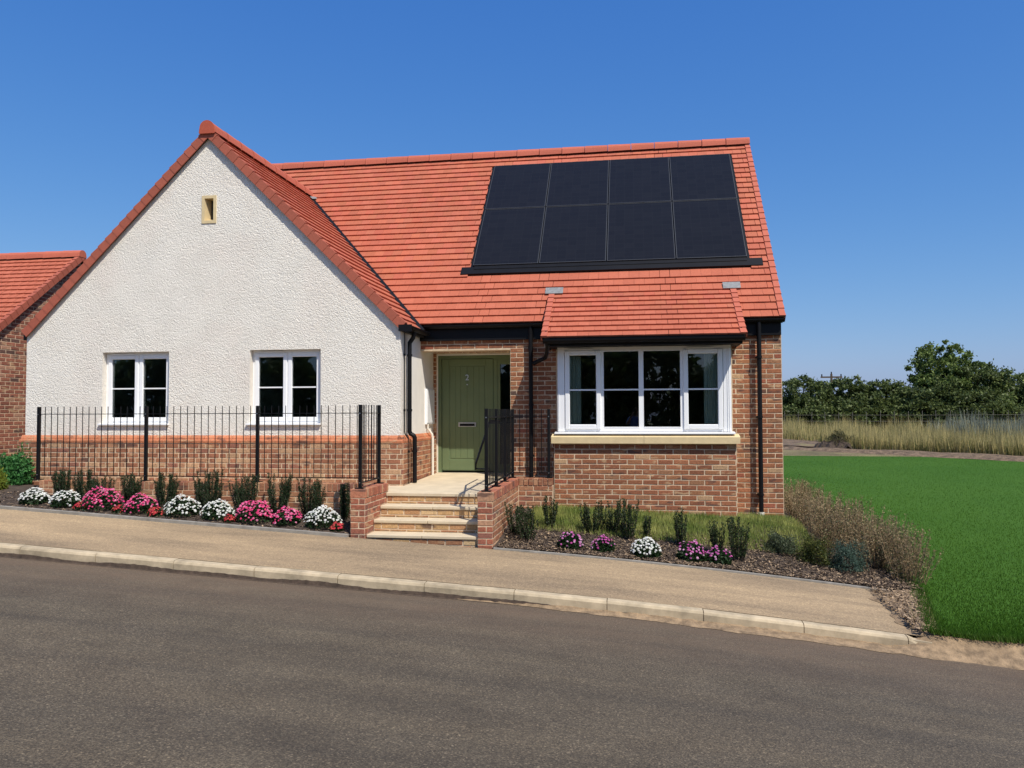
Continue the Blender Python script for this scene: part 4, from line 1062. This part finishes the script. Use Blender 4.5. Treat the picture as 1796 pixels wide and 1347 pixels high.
def upright(label, x, y, z, r, h, group, nst=16, colA=(.016, .034, .013), colB=(.040, .070, .026), name='rosemary_shrub', cat='shrub', lean=.25, leafL=.034, leafW=.0065, dens=460, stemc=(.05, .05, .025)):
    t = thing(name, label, cat, (x, y, z), group)
    mb = MB(); mb.col = stemc; C = []; D = []
    for i in range(nst):
        a = rng.uniform(0, 6.283); b0 = rng.uniform(0, r * .45); hh = h * rng.uniform(.62, 1.05); l = rng.uniform(.2, 1) * r * .9
        p0 = Vector((x + math.cos(a) * b0, y + math.sin(a) * b0, z - .01)); p2 = Vector((x + math.cos(a) * (b0 * .5 + l), y + math.sin(a) * (b0 * .5 + l), z + hh))
        p1 = (p0 + p2) / 2 + Vector((math.cos(a), math.sin(a), 0)) * r * .12
        mb.tube([p0, p1, p2], [.005, .004, .0015], 4, cap=False)
        m_ = int(dens * hh)
        for k in range(m_):
            s_ = rng.uniform(.12, 1.0); q = p0.lerp(p1, s_ * 2) if s_ < .5 else p1.lerp(p2, s_ * 2 - 1)
            C.append((q.x + rng.gauss(0, .010), q.y + rng.gauss(0, .010), q.z))
    mb.build('stems', M['bark'], t, kind='stuff', fix=False)
    leaf_obj('foliage', np.array(C), leafL, leafW, colA, colB, t, (x, y, z), M['leaf'], updir=(0, 0, 1), upw=.45)
    return t
ros = [(-4.635, .30, .12, 'rosemary shrub standing behind the two leftmost white flowers'), (-4.26, .36, .12, 'tall narrow rosemary shrub behind the second white flower'), (-3.98, .30, .11, 'thin rosemary shrub above the widest pink flower'), (-3.57, .33, .16, 'broad rosemary shrub between the two left pink flowers'), (-3.03, .39, .15, 'upright rosemary shrub right of the second railing post'), (-2.39, .43, .17, 'bushy rosemary shrub behind the two middle white flowers'), (-1.83, .43, .17, 'rosemary shrub behind the large pink flower'), (-1.35, .50, .14, 'tallest rosemary shrub, between the right-hand pink pair'), (-.88, .47, .17, 'rosemary shrub left of the spreading white flower'), (-.41, .42, .06, 'single dark rosemary stem in the corner beside the step pier')]
for x, h, r, l in ros: upright(l, x, -1.17 + rng.uniform(-.05, .05), lbed_z(x, -1.16), r * rng.uniform(1.15, 1.5), h * rng.uniform(.98, 1.14) + .05, 'rosemary shrubs along the low wall', nst=int(12 + 90 * r))
rsh = [(1.874, -1.0, .34, .12, 'leafy dark shrub against the right step wall'), (2.058, -1.25, .38, .13, 'dark shrub nearest the right step pier'), (2.281, -.6, .37, .08, 'slim upright shrub left of the bay grass'), (2.858, -.6, .32, .17, 'left one of three bushy shrubs below the bay window'), (3.124, -.6, .38, .17, 'middle one of three bushy shrubs below the bay window'), (3.336, -.8, .42, .12, 'right one of three bushy shrubs below the bay window'), (3.573, -.7, .25, .04, 'single thin stem right of the bushy shrubs'), (4.0, -.9, .40, .08, 'thin upright shrub behind the right pink flowers'), (4.428, -1.1, .36, .09, 'small dark shrub behind the rightmost pink flower'), (4.657, -1.25, .46, .12, 'loose spiky shrub at the right end of the flowers')]
for x, y_, h, r, l in rsh: upright(l, x, y_, bed_z(x, y_), r * 1.35, h * 1.15, 'shrubs in the right border', nst=int(9 + 95 * r), leafL=.030, leafW=.011, dens=240, colA=(.018, .036, .012), colB=(.055, .085, .028))
for x, y_, r, c, l in ((2.616, -1.4, .17, LILAC, 'lilac pink flowers left of the three bushy shrubs'), (3.026, -1.4, .15, LILAC, 'small lilac pink flowers in front of the bushy shrubs'), (3.547, -1.47, .185, WHITE, 'white flower mound in the middle of the right border'), (4.088, -1.42, .19, LILAC, 'lilac pink flowers right of the white mound'), (4.411, -1.42, .16, LILAC, 'lilac pink flowers furthest right in the border')):
    mum(l, x, y_, bed_z(x, y_), r, c, 'flowers in the right border', h=r * 1.15, dens=.42 if c is LILAC else .9)
def mound(label, x, y_, r, h, a, b, name, cat='shrub', ll=.035, lw=.007):
    z = bed_z(x, y_) if x > 0 else lbed_z(x, y_); t = thing(name, label, cat, (x, y_, z)); w = np.array([x, y_, z])
    n = 4600; c = dome(n, r, h) * nrg.uniform(.3, 1, (n, 1)) ** .5 + w
    q_ = c - w; q_ *= (1 + .22 * np.sin(q_[:, :1] / r * 4.1 + x * 3) * np.sin(q_[:, 1:2] / r * 3.7 + 1) + .16 * np.sin(q_[:, 2:] / h * 5 + q_[:, :1] / r * 6)) * nrg.uniform(.85, 1.2, (n, 1)); c = q_ + w; c = c[c[:, 2] > z]; leaf_obj('foliage', c, ll, lw, a, b, t, (x, y_, z), M['leaf'], updir=(0, 0, 1), upw=.3)
    mb = MB()
    for i in range(12):
        an = rng.uniform(0, 6.28); mb.tube([(x, y_, z - .02), (x + math.cos(an) * r * .7, y_ + math.sin(an) * r * .7, z + h * rng.uniform(.4, .8))], [.006, .002], 4, cap=False)
    mb.build('stems', M['bark'], t, kind='stuff', fix=False)
mound('rounded blue green lavender shrub in front of the dry brown plants', 5.973, -1.1, .22, .34, (.045, .085, .060), (.10, .15, .11), 'lavender_shrub')
mound('dark shrub with yellow tips left of the blue green one', 5.63, -1.0, .20, .33, (.020, .045, .014), (.13, .13, .025), 'variegated_shrub')
mound('grey green sprawling shrub at the edge of the bay grass', 5.25, -.75, .20, .22, (.05, .075, .035), (.11, .13, .07), 'sprawling_shrub')
mound('bright green bush between the two houses', -6.2, -.25, .28, .46, (.040, .15, .040), (.09, .25, .07), 'garden_bush', 'bush', .07, .022)
mound('yellow green tuft at the left edge of the picture', -6.0, -.95, .24, .28, (.13, .18, .020), (.24, .28, .04), 'grass_tuft', 'grass', .11, .012)
dry = [(6.25, 3.5, .46), (6.10, 2.6, .56), (6.22, 2.0, .58), (6.05, 1.5, .5), (6.35, 1.3, .6), (6.40, .8, .58), (6.12, .6, .52), (6.50, .45, .62), (6.25, .1, .56), (6.58, .1, .56), (6.61, -.25, .52), (6.32, -.35, .5), (6.62, -.6, .55), (6.40, -.75, .5), (6.64, -.95, .52), (6.60, -1.35, .5), (5.92, 1.9, .5), (5.90, 1.1, .45), (5.98, .3, .46), (5.92, -.25, .42)]
dl = ['furthest dry plant, close to the house corner', 'dry plant by the house corner', 'third dry plant from the house corner', 'dry plant beside the downpipe end of the wall', 'tall dry plant midway along the lawn edge', 'dry plant behind the grey green shrub', 'dry brown plant on the bed side of the row', 'tallest dry plant on the lawn edge', 'dry plant straight behind the blue green shrub', 'dense dry plant on the lawn edge', 'dry plant leaning over the lawn edge', 'dry plant right of the blue green shrub', 'reddish dry plant on the lawn edge', 'dry plant low behind the bark chips', 'second dry plant from the pavement', 'dry plant nearest the pavement, at the corner of the bed', 'dry plant close against the brick corner of the house', 'low dry plant just in front of the house corner', 'low dry plant between the bay grass and the dry row', 'lowest dry plant, at the front edge of the bay grass']
for (x, y_, h), l in zip(dry, dl):
    k = rng.uniform(0, 1); ca = (lerp(.21, .17, k), lerp(.15, .105, k), lerp(.085, .06, k)); cb = (lerp(.46, .40, k), lerp(.36, .30, k), lerp(.20, .17, k))
    z = bed_z(x, y_); t = thing('dry_plant', l, 'dry plant', (x, y_, z), 'dry brown plants along the lawn edge')
    mb = MB(); C = []
    for i in range(64):
        a = rng.uniform(0, 6.283); b0 = rng.uniform(0, .17); hh = h * 1.08 * rng.uniform(.45, 1.12); l_ = rng.uniform(0, .20)
        p0 = Vector((x + math.cos(a) * b0, y_ + math.sin(a) * b0, z - .02)); p1 = Vector((x + math.cos(a) * (b0 + l_), y_ + math.sin(a) * (b0 + l_), z + hh))
        c = rng.uniform(.8, 1.2); mb.col = (.26 * c, .18 * c, .10 * c); mb.tube([p0, p1], [.0035, .0015], 3, cap=False)
        for q in range(int(34 * hh / .5)):
            s_ = rng.uniform(.15, 1) ** .8; w = p0.lerp(p1, s_); C.append((w.x + rng.gauss(0, .012), w.y + rng.gauss(0, .012), w.z + rng.gauss(0, .01)))
    mb.build('stems', M['dry'], t, kind='stuff', fix=False)
    leaf_obj('dry_leaves', np.array(C), .026, .008, ca, cb, t, (x, y_, z), M['dry'], updir=(0, 0, 1), upw=.3, jit=.4)
    gsel = np.array(C)[nrg.uniform(0, 1, len(C)) < (.16 + .2 * k)] + nrg.normal(size=(1, 3)) * .02
    leaf_obj('green_leaves', gsel, .030, .010, (.05, .07, .025), (.14, .15, .06), t, (x, y_, z), M['leaf'])

# ------------------------------------------------------------------ grass, chips (stuff)
def blades(name, n, fx, fz, h, w, cA, cB, mat, label, cat, lean=.35, jit=.25):
    x, y_ = fx(n); n = len(x); z = np.array([fz(a, b) for a, b in zip(x, y_)]); base = np.stack([x, y_, z], 1)
    a = nrg.uniform(0, 2 * np.pi, n); L = h * nrg.uniform(.5, 1.25, n); side = np.stack([np.cos(a), np.sin(a), np.zeros(n)], 1) * (w * nrg.uniform(.6, 1.3, n))[:, None]
    if h > .5: L = L * (.72 + .28 * np.sin(x * 1.7 + y_ * .6) * np.sin(x * .53 - y_ * 1.1) + .2 * np.sin(x * 4.1 + y_ * 2.3))
    b = nrg.uniform(0, 2 * np.pi, n); tip = base + np.stack([np.cos(b) * L * lean * nrg.uniform(0, 1, n), np.sin(b) * L * lean * nrg.uniform(0, 1, n), L], 1)
    v = np.stack([base - side, base + side, tip], 1).reshape(-1, 3); t = nrg.uniform(0, 1, (n, 1))
    if name == 'bay_grass': t = np.clip(t * .55 + (.22 + .35 * np.sin(x * 5.1 + y_ * 3) * np.sin(x * 2.3 - y_ * 6))[:, None], 0, 1)
    if h > .5: t = np.clip(t * .6 + (.2 + .3 * np.sin(x * 1.1 + y_ * .7) * np.sin(x * .6 - y_ * .4))[:, None], 0, 1)
    c = (np.asarray(cA) * (1 - t) + np.asarray(cB) * t) * nrg.uniform(1 - jit, 1 + jit, (n, 1))
    me = mesh_arrays(name, v, 3, c); o = arr_obj(name, me, mat, None, (0, 0, 0)); return tag(o, label, cat, kind='stuff')
def box_scatter(x0, x1, y0, y1, p=1.0):
    def f(n): return nrg.uniform(x0, x1, n), y0 + (y1 - y0) * nrg.uniform(0, 1, n) ** p
    return f
def lawn_scatter(n):
    y_ = -3.42 + 26 * nrg.uniform(0, 1, n) ** 2.6; x = np.array([lawn_left(q) for q in y_]) - .03 + nrg.uniform(0, 1, n) * (4.2 + (y_ + 3.4) * .62); return x, y_
blades('lawn_grass', 260000, lawn_scatter, lawn_z, .024, .0032, (.042, .105, .008), (.068, .150, .014), M['leaf'], 'short bright green lawn grass beside the house', 'grass')
def edge_scatter(n):
    y_ = nrg.uniform(-3.44, 1.0, n); return np.array([lawn_left(q) for q in y_]) + nrg.normal(size=n) * .045, y_
blades('lawn_edge_grass', 5000, edge_scatter, lawn_z, .060, .0035, (.035, .090, .008), (.090, .165, .020), M['leaf'], 'ragged longer grass along the left edge of the lawn', 'grass', lean=.8)
def front_scatter(n):
    x = nrg.uniform(6.1, 12, n); return x, -3.42 + nrg.normal(size=n) * .03
blades('lawn_edge_grass', 6000, front_scatter, lambda a, b: lawn_z(a, -3.4) - .01, .055, .0035, (.035, .090, .008), (.090, .165, .020), M['leaf'], 'ragged longer grass along the road edge of the lawn', 'grass', lean=.8)
def bay_grass(n):
    x = nrg.uniform(1.95, 5.75, n); t = nrg.uniform(0, 1, n); y_ = -.75 + 1.35 * t ** .8 - .12 * (x - 2) / 3.5; y_ = np.where(x > 4.9, y_ + .35 * t, y_); return x, y_
blades('bay_grass', 26000, bay_grass, bed_z, .075, .0045, (.13, .20, .035), (.44, .44, .14), M['leaf'], 'rough green grass growing along the foot of the bay', 'grass', lean=.6)
def chips(name, n, fx, fz, label, tp=2.6):
    x, y_ = fx(n); n = len(x); z = np.array([fz(a, b) for a, b in zip(x, y_)]) + nrg.uniform(.003, .022, n); c = np.stack([x, y_, z], 1)
    d = rand_unit(n); d[:, 2] *= .35; d /= np.linalg.norm(d, axis=1, keepdims=True); o = np.cross(d, np.array([0, 0, 1.0]) + rand_unit(n) * .4); o /= np.linalg.norm(o, axis=1, keepdims=True)
    L = nrg.uniform(.006, .022, (n, 1)); W = nrg.uniform(.003, .009, (n, 1)); u = np.cross(d, o)
    t = nrg.uniform(0, 1, (n, 1)) ** tp; col = np.array([.050, .031, .020]) * (1 - t) + np.array([.44, .31, .19]) * t
    top = np.stack([c - d * L - o * W, c + d * L - o * W, c + d * L + o * W, c - d * L + o * W], 1)
    me = mesh_arrays(name, top.reshape(-1, 3), 4, col); o_ = arr_obj(name, me, M['chip'], None, (0, 0, 0)); return tag(o_, label, 'bark chips', kind='stuff')
def rchips(n):
    x = nrg.uniform(1.75, 6.6, n); y_ = -1.76 + 1.3 * nrg.uniform(0, 1, n) ** 1.6; return x, y_
chips('bark_mulch', 16000, rchips, bed_z, 'brown bark chip mulch covering the right border')
chips('bark_mulch', 3000, box_scatter(-7, -.15, -1.76, -1.02), lbed_z, 'dark bark chip mulch under the left border flowers')
def litter(n):
    y_ = nrg.uniform(-3.4, -1.8, n); t = nrg.uniform(0, 1, n); return 6.0 + t * (np.array([lawn_left(q) for q in y_]) + .03 - 6.0), y_
chips('loose_litter', 1500, litter, lambda x, y_: lerp(pav_z(x, y_), lawn_z(x, y_), .5) + .022, 'dry leaf litter and grit where the pavement ends at the lawn', 1.1)

# ------------------------------------------------------------------ field and trees
def tall_scatter(n):
    x = nrg.uniform(7, 40, n); return x, np.array([field_edge(a) for a in x]) + 17 * nrg.uniform(0, 1, n) ** 1.5
def no_gap(fx):
    def f(n):
        x, y_ = fx(n); ok = ~((x < 11.6 + .0 * y_) & (y_ < np.array([field_edge(a) for a in x]) + 4.5)); return x[ok], y_[ok]
    return f
blades('tall_grass', 80000, no_gap(tall_scatter), field_z, .90, .010, (.30, .245, .10), (.58, .48, .21), M['dry'], 'tall dry yellow grass filling the field edge', 'grass', lean=.25, jit=.35)
blades('tall_grass', 42000, no_gap(tall_scatter), field_z, .66, .013, (.09, .115, .03), (.28, .28, .10), M['leaf'], 'green weeds mixed through the dry field grass', 'weeds', lean=.3, jit=.35)
def seed_scatter(n):
    x = nrg.uniform(18, 36, n); return x, np.array([field_edge(a) for a in x]) + 6 + 8 * nrg.uniform(0, 1, n)
blades('grey_weeds', 16000, seed_scatter, field_z, 1.15, .02, (.13, .15, .11), (.30, .32, .25), M['dry'], 'grey green seeding weeds behind the dry grass on the right', 'weeds', lean=.3, jit=.35)
# soil heap
mb = MB(); hx, hy = 11.35, 22.3
def heap(x, y_): 
    d = math.hypot((x - hx - .18) / .95, (y_ - hy) / .6) + .16 * math.sin(x * 9 + y_ * 4) + .1 * math.sin(x * 17 - y_ * 11); return .46 * max(0, 1 - d) ** .7 + .09 * math.sin(x * 21) * math.sin(y_ * 27) * max(0, 1 - d)
g = 22; V = [[(hx - .85 + 2.1 * i / g, hy - .6 + 1.2 * j / g) for i in range(g + 1)] for j in range(g + 1)]
V = [[(x, y_, field_z(x, y_) + heap(x, y_) - .02) for x, y_ in r] for r in V]
for j in range(g):
    for i in range(g): mb.poly([V[j][i], V[j][i + 1], V[j + 1][i + 1], V[j + 1][i]])
o = mb.build('soil_heap', M['soil']); tag(o, 'small dark heap of dug soil at the edge of the tall grass', 'soil heap')
tuft = nrg.normal(size=(900, 2)) * np.array([.32, .22]) + np.array([hx + .25, hy]); tz = np.array([field_z(a, b) + heap(a, b) + .06 for a, b in tuft])
leaf_obj('scrub', np.column_stack([tuft, tz + nrg.uniform(0, .16, 900)]), .16, .02, (.05, .06, .02), (.20, .17, .07), o, WO[o.name], M['leaf'], updir=(0, 0, 1), upw=.5)
strip('bare_track', lin(6.5, 11.8, 12), lin(22.8, 29, 8), lambda x, y_: field_z(x, y_) + .05 + .03 * math.sin(x * 3 + y_), M['rubble'])

def tree(name, label, cat, base, height, blobs, nleaf, leaf, cA, cB, group=None, trunk=.16, zlow=0.0):
    t = thing(name, label, cat, base, group); bx, by, bz = base; b0 = Vector(base)
    mb = MB(); top = Vector((bx, by, bz + height * .55))
    mb.tube([b0 - Vector((0, 0, .2)), b0 + Vector((.05, 0, height * .25)), top], [trunk, trunk * .8, trunk * .45], 8)
    for (cx, cy, cz, r, rz) in blobs:
        c = Vector((bx + cx, by + cy, bz + cz)); s_ = b0.lerp(top, rng.uniform(.5, 1)); mb.tube([s_, s_.lerp(c, .5) + Vector((0, 0, .15)), c], [trunk * .45, trunk * .28, trunk * .08], 5, cap=False)
    mb.build('trunk', M['bark'], t, fix=False)
    tot = sum(r * r * rz for *_, r, rz in blobs) ; C = []
    for (cx, cy, cz, r, rz) in blobs:
        n = int(nleaf * r * r * rz / tot); ncl = max(8, int(n / 90)); d = rand_unit(ncl) * nrg.uniform(.45, 1.0, (ncl, 1)) ** .5
        cl = d * np.array([r, r, rz]) + np.array([bx + cx, by + cy, bz + cz]); idx = nrg.integers(0, ncl, n)
        C.append(cl[idx] + nrg.normal(size=(n, 3)) * np.array([r, r, rz]) * .10)
    C = np.concatenate(C); C = C[C[:, 2] > bz + zlow]
    leaf_obj('crown', C, leaf, leaf * .42, cA, cB, t, base, M['leaf'], jit=.3)
    return t
DK, LT = (.012, .026, .008), (.050, .080, .022)
def fz(x, y_): return field_z(x, y_)
tree('broadleaf_tree', 'tallest round topped tree rising above the hedge', 'tree', (22.2, 41, fz(22, 41)), 5.4,
     [(-.2, 0, 3.9, 1.35, 1.3), (1.0, .2, 3.9, 1.2, 1.0), (-1.2, -.2, 3.5, .9, .8), (.3, 0, 4.75, .75, .6), (1.75, 0, 3.3, .9, .8), (0, -.4, 2.6, 1.7, 1.2), (0, 0, 1.6, 1.9, 1.2)], 24000, .21, (.045, .085, .018), (.21, .27, .070), trunk=.22)
hd = [(9.6, 41.0, 3.3, 2.2, 'hedge shrub whose top shows just right of the house corner'), (13.9, 40.4, 3.4, 1.7, 'rounded hedge shrub left of the telegraph pole'), (16.4, 40.6, 3.25, 1.5, 'hedge shrub right of the telegraph pole'), (18.7, 40.8, 3.05, 1.5, 'low grey topped hedge shrub left of the tallest tree'), (20.9, 39.8, 3.0, 1.6, 'dark hedge shrub under the left side of the tallest tree'), (23.4, 39.6, 4.0, 1.8, 'broad hedge tree below the tallest crown'), (25.7, 40.0, 4.0, 1.7, 'pale green hedge tree right of the tallest tree'), (28.3, 38.6, 4.6, 1.8, 'tree at the right edge of the picture')]
for i, (x, y_, h, r, l) in enumerate(hd):
    z = fz(x, y_); k = 1.0 if i != 6 else 1.5
    tree('hedge_shrub' if h < 3.5 else 'hedge_tree', l, 'shrub' if h < 3.5 else 'tree', (x, y_, z), h,
         [(0, 0, h * .66, r, h * .30), (-r * .6, .2, h * .5, r * .8, h * .36), (r * .6, -.2, h * .52, r * .8, h * .36), (0, -.3, h * .24, r * 1.35, h * .34), (-r * .4, -.3, h * .32, r * 1.1, h * .34), (r * .4, .3, h * .32, r * 1.1, h * .34), (rng.uniform(-.6, .6), 0, h * .84, r * .5, h * .14)],
         21000, .20, (.032 * k, .055 * k, .016 * k), (.17 * k, .21 * k, .066 * k), group='trees and shrubs of the field hedge', trunk=.12, zlow=-.1)
# telegraph pole far off
tp = thing('telegraph_pole', 'distant telegraph pole with cross arm above the hedge', 'telegraph pole', (22.5, 70, .05))
mb = MB(); mb.tube([(22.5, 70, 0), (22.5, 70, 4.75)], [.14, .10], 8); mb.build('pole', M['bark'], tp)
mb = MB(); mb.box(21.5, 23.5, 69.93, 70.07, 4.35, 4.5); arm = mb.build('cross_arm', M['bark'], tp)
for x in (21.6, 22.5, 23.4):
    mb = MB(); mb.tube([(x, 70, 4.5 if x != 22.5 else 4.75), (x, 70, 4.72 if x != 22.5 else 4.95)], .06, 6); mb.build('insulator', M['blackmetal'], arm)
# wire fence at the hedge foot
wf = thing('wire_fence', 'thin wire fence with pale stakes in front of the dark hedge', 'fence', (18, 36.5, -.1))
for i in range(26):
    x = 10.5 + i * .75; mb = MB(); z = fz(x, 36.5); mb.tube([(x, 36.5, z - .1), (x + rng.uniform(-.04, .04), 36.5, z + 1.15 + rng.uniform(-.08, .08))], .014, 5); mb.build('stake', M['stake'], wf)
for zz in (.95, .6):
    mb = MB(); mb.tube([(10, 36.47, fz(10, 36.5) + zz), (20, 36.47, fz(20, 36.5) + zz - .03), (30, 36.47, fz(30, 36.5) + zz)], .008, 4); mb.build('wire', M['stake'], wf)
# wood across the road, seen in the window panes
C = []
for i in range(34):
    x = -60 + i * 3.8 + rng.uniform(-1, 1); h = rng.uniform(4.6, 8.6); n = 1700
    d = rand_unit(n) * nrg.uniform(.4, 1, (n, 1)) ** .4; C.append(d * np.array([3.2, 2.2, h * .52]) + np.array([x, -38 + rng.uniform(-2, 2), h * .48 - .8]))
leaf_obj('woodland', np.concatenate(C), .80, .35, (.025, .045, .016), (.10, .14, .045), None, (0, -38, 0), M['leaf'])
tag(bpy.data.objects['woodland'], 'line of dark trees across the road, mirrored in the window panes', 'trees', kind='stuff')

# ------------------------------------------------------------------ the photographer, mirrored in the bay window
def person():
    fx, fy = CAM.x, CAM.y - .47; fz_ = road_z(fx, fy)
    t = thing('person', 'person in a blue shirt holding up a phone, mirrored in the bay window', 'person', (fx, fy, fz_))
    J = {'pel': ((0, 0, .95), .135), 'spi': ((0, 0, 1.14), .125), 'che': ((0, 0, 1.36), .145), 'nec': ((0, .015, 1.485), .055), 'hd0': ((0, .035, 1.57), .078), 'hd1': ((0, .03, 1.66), .080)}
    E_ = [('pel', 'spi'), ('spi', 'che'), ('che', 'nec'), ('nec', 'hd0'), ('hd0', 'hd1')]
    for sg, q in ((-1, 'l'), (1, 'r')):
        J.update({'sh' + q: ((sg * .175, 0, 1.42), .062), 'el' + q: ((sg * .245, .17, 1.25), .046), 'wr' + q: ((sg * .10, .36, 1.50), .030), 'pa' + q: ((sg * .085, .395, 1.555), .030),
                  'hi' + q: ((sg * .095, 0, .88), .090), 'kn' + q: ((sg * .11, .02, .49), .060), 'an' + q: ((sg * .11, -.02, .085), .042), 'to' + q: ((sg * .125, .14, .035), .036)})
        E_ += [('che', 'sh' + q), ('sh' + q, 'el' + q), ('el' + q, 'wr' + q), ('wr' + q, 'pa' + q), ('pel', 'hi' + q), ('hi' + q, 'kn' + q), ('kn' + q, 'an' + q), ('an' + q, 'to' + q)]
        for i, (dz, ln) in enumerate(((.030, .042), (.012, .050), (-.006, .048), (-.022, .038))):
            J['f%d%s' % (i, q)] = ((sg * .078, .415, 1.562 + dz), .009); J['g%d%s' % (i, q)] = ((sg * (.078 - ln * .7), .432, 1.564 + dz), .008)
            E_ += [('pa' + q, 'f%d%s' % (i, q)), ('f%d%s' % (i, q), 'g%d%s' % (i, q))]
        J['t' + q] = ((sg * .060, .372, 1.575), .010); J['u' + q] = ((sg * .034, .378, 1.590), .008); E_ += [('pa' + q, 't' + q), ('t' + q, 'u' + q)]
    nm = list(J); me = bpy.data.meshes.new('body'); me.from_pydata([J[n][0] for n in nm], [(nm.index(a), nm.index(b)) for a, b in E_], [])
    o = bpy.data.objects.new('tmp_body', me); COL.objects.link(o)
    sk = o.modifiers.new('skin', 'SKIN'); sb_ = o.modifiers.new('sub', 'SUBSURF'); sb_.levels = sb_.render_levels = 2
    for i, n in enumerate(nm):
        rr = J[n][1]; me.skin_vertices[0].data[i].radius = (rr * (1.25 if n in ('che', 'spi', 'pel') else 1), rr * (.8 if n in ('che', 'spi', 'pel') else 1)); me.skin_vertices[0].data[i].use_root = n == 'pel'
    dg = bpy.context.evaluated_depsgraph_get(); bm_ = bpy.data.meshes.new_from_object(o.evaluated_get(dg)); bpy.data.objects.remove(o)
    bm_.materials.clear()
    for m_ in (simple('skin', (.48, .27, .18), .5), simple('blue_shirt', (.10, .20, .55), .85, .1, 20), simple('dark_trousers', (.03, .035, .05), .85), M['blackmetal']): bm_.materials.append(m_)
    for p in bm_.polygons:
        c = p.center; p.use_smooth = True
        p.material_index = 3 if c.z < .10 else 2 if c.z < .93 else 0 if (c.z > 1.47 and abs(c.x) < .1 and c.y < .2) or c.y > .20 else 1
    b_ = bpy.data.objects.new('body', bm_); link(b_, t, (fx, fy, fz_))
    mb = MB(); R_ = []
    for i in range(9):
        a = math.pi * i / 8
        for k in range(14):
            w = 2 * math.pi * k / 14; x_, y_, z_ = .092 * math.sin(a) * math.cos(w), .102 * math.sin(a) * math.sin(w), .112 * math.cos(a)
            if y_ > .03 and z_ < .055: y_ = .03
            R_.append((fx + x_, fy + .015 + y_ - .008, fz_ + 1.635 + max(z_, -.075)))
    mb.raw(R_, [(i * 14 + k, i * 14 + (k + 1) % 14, (i + 1) * 14 + (k + 1) % 14, (i + 1) * 14 + k) for i in range(8) for k in range(14)]); mb.build('hair', M['bark'], t, smooth=True)
    mb = MB()
    for sg in (-1, 1):
        mb.tube([(fx + sg * .030, fy + .105, fz_ + 1.615), (fx + sg * .030, fy + .112, fz_ + 1.615)], .011, 8); mb.tube([(fx + sg * .083, fy + .03, fz_ + 1.575), (fx + sg * .086, fy + .03, fz_ + 1.625)], .016, 6)
    mb.tube([(fx, fy + .105, fz_ + 1.615), (fx, fy + .130, fz_ + 1.580)], [.008, .014], 6); mb.tube([(fx - .022, fy + .112, fz_ + 1.548), (fx + .022, fy + .112, fz_ + 1.548)], .007, 6); mb.build('face_features', bm_.materials[0], t)
    ph = MB(); ph.bbox(fx - .040, fx + .040, fy + .405, fy + .414, fz_ + 1.50, fz_ + 1.655, .003); p_ = ph.build('phone', M['blackmetal']); tag(p_, 'dark phone held up in front of the mirrored person', 'phone')
person()
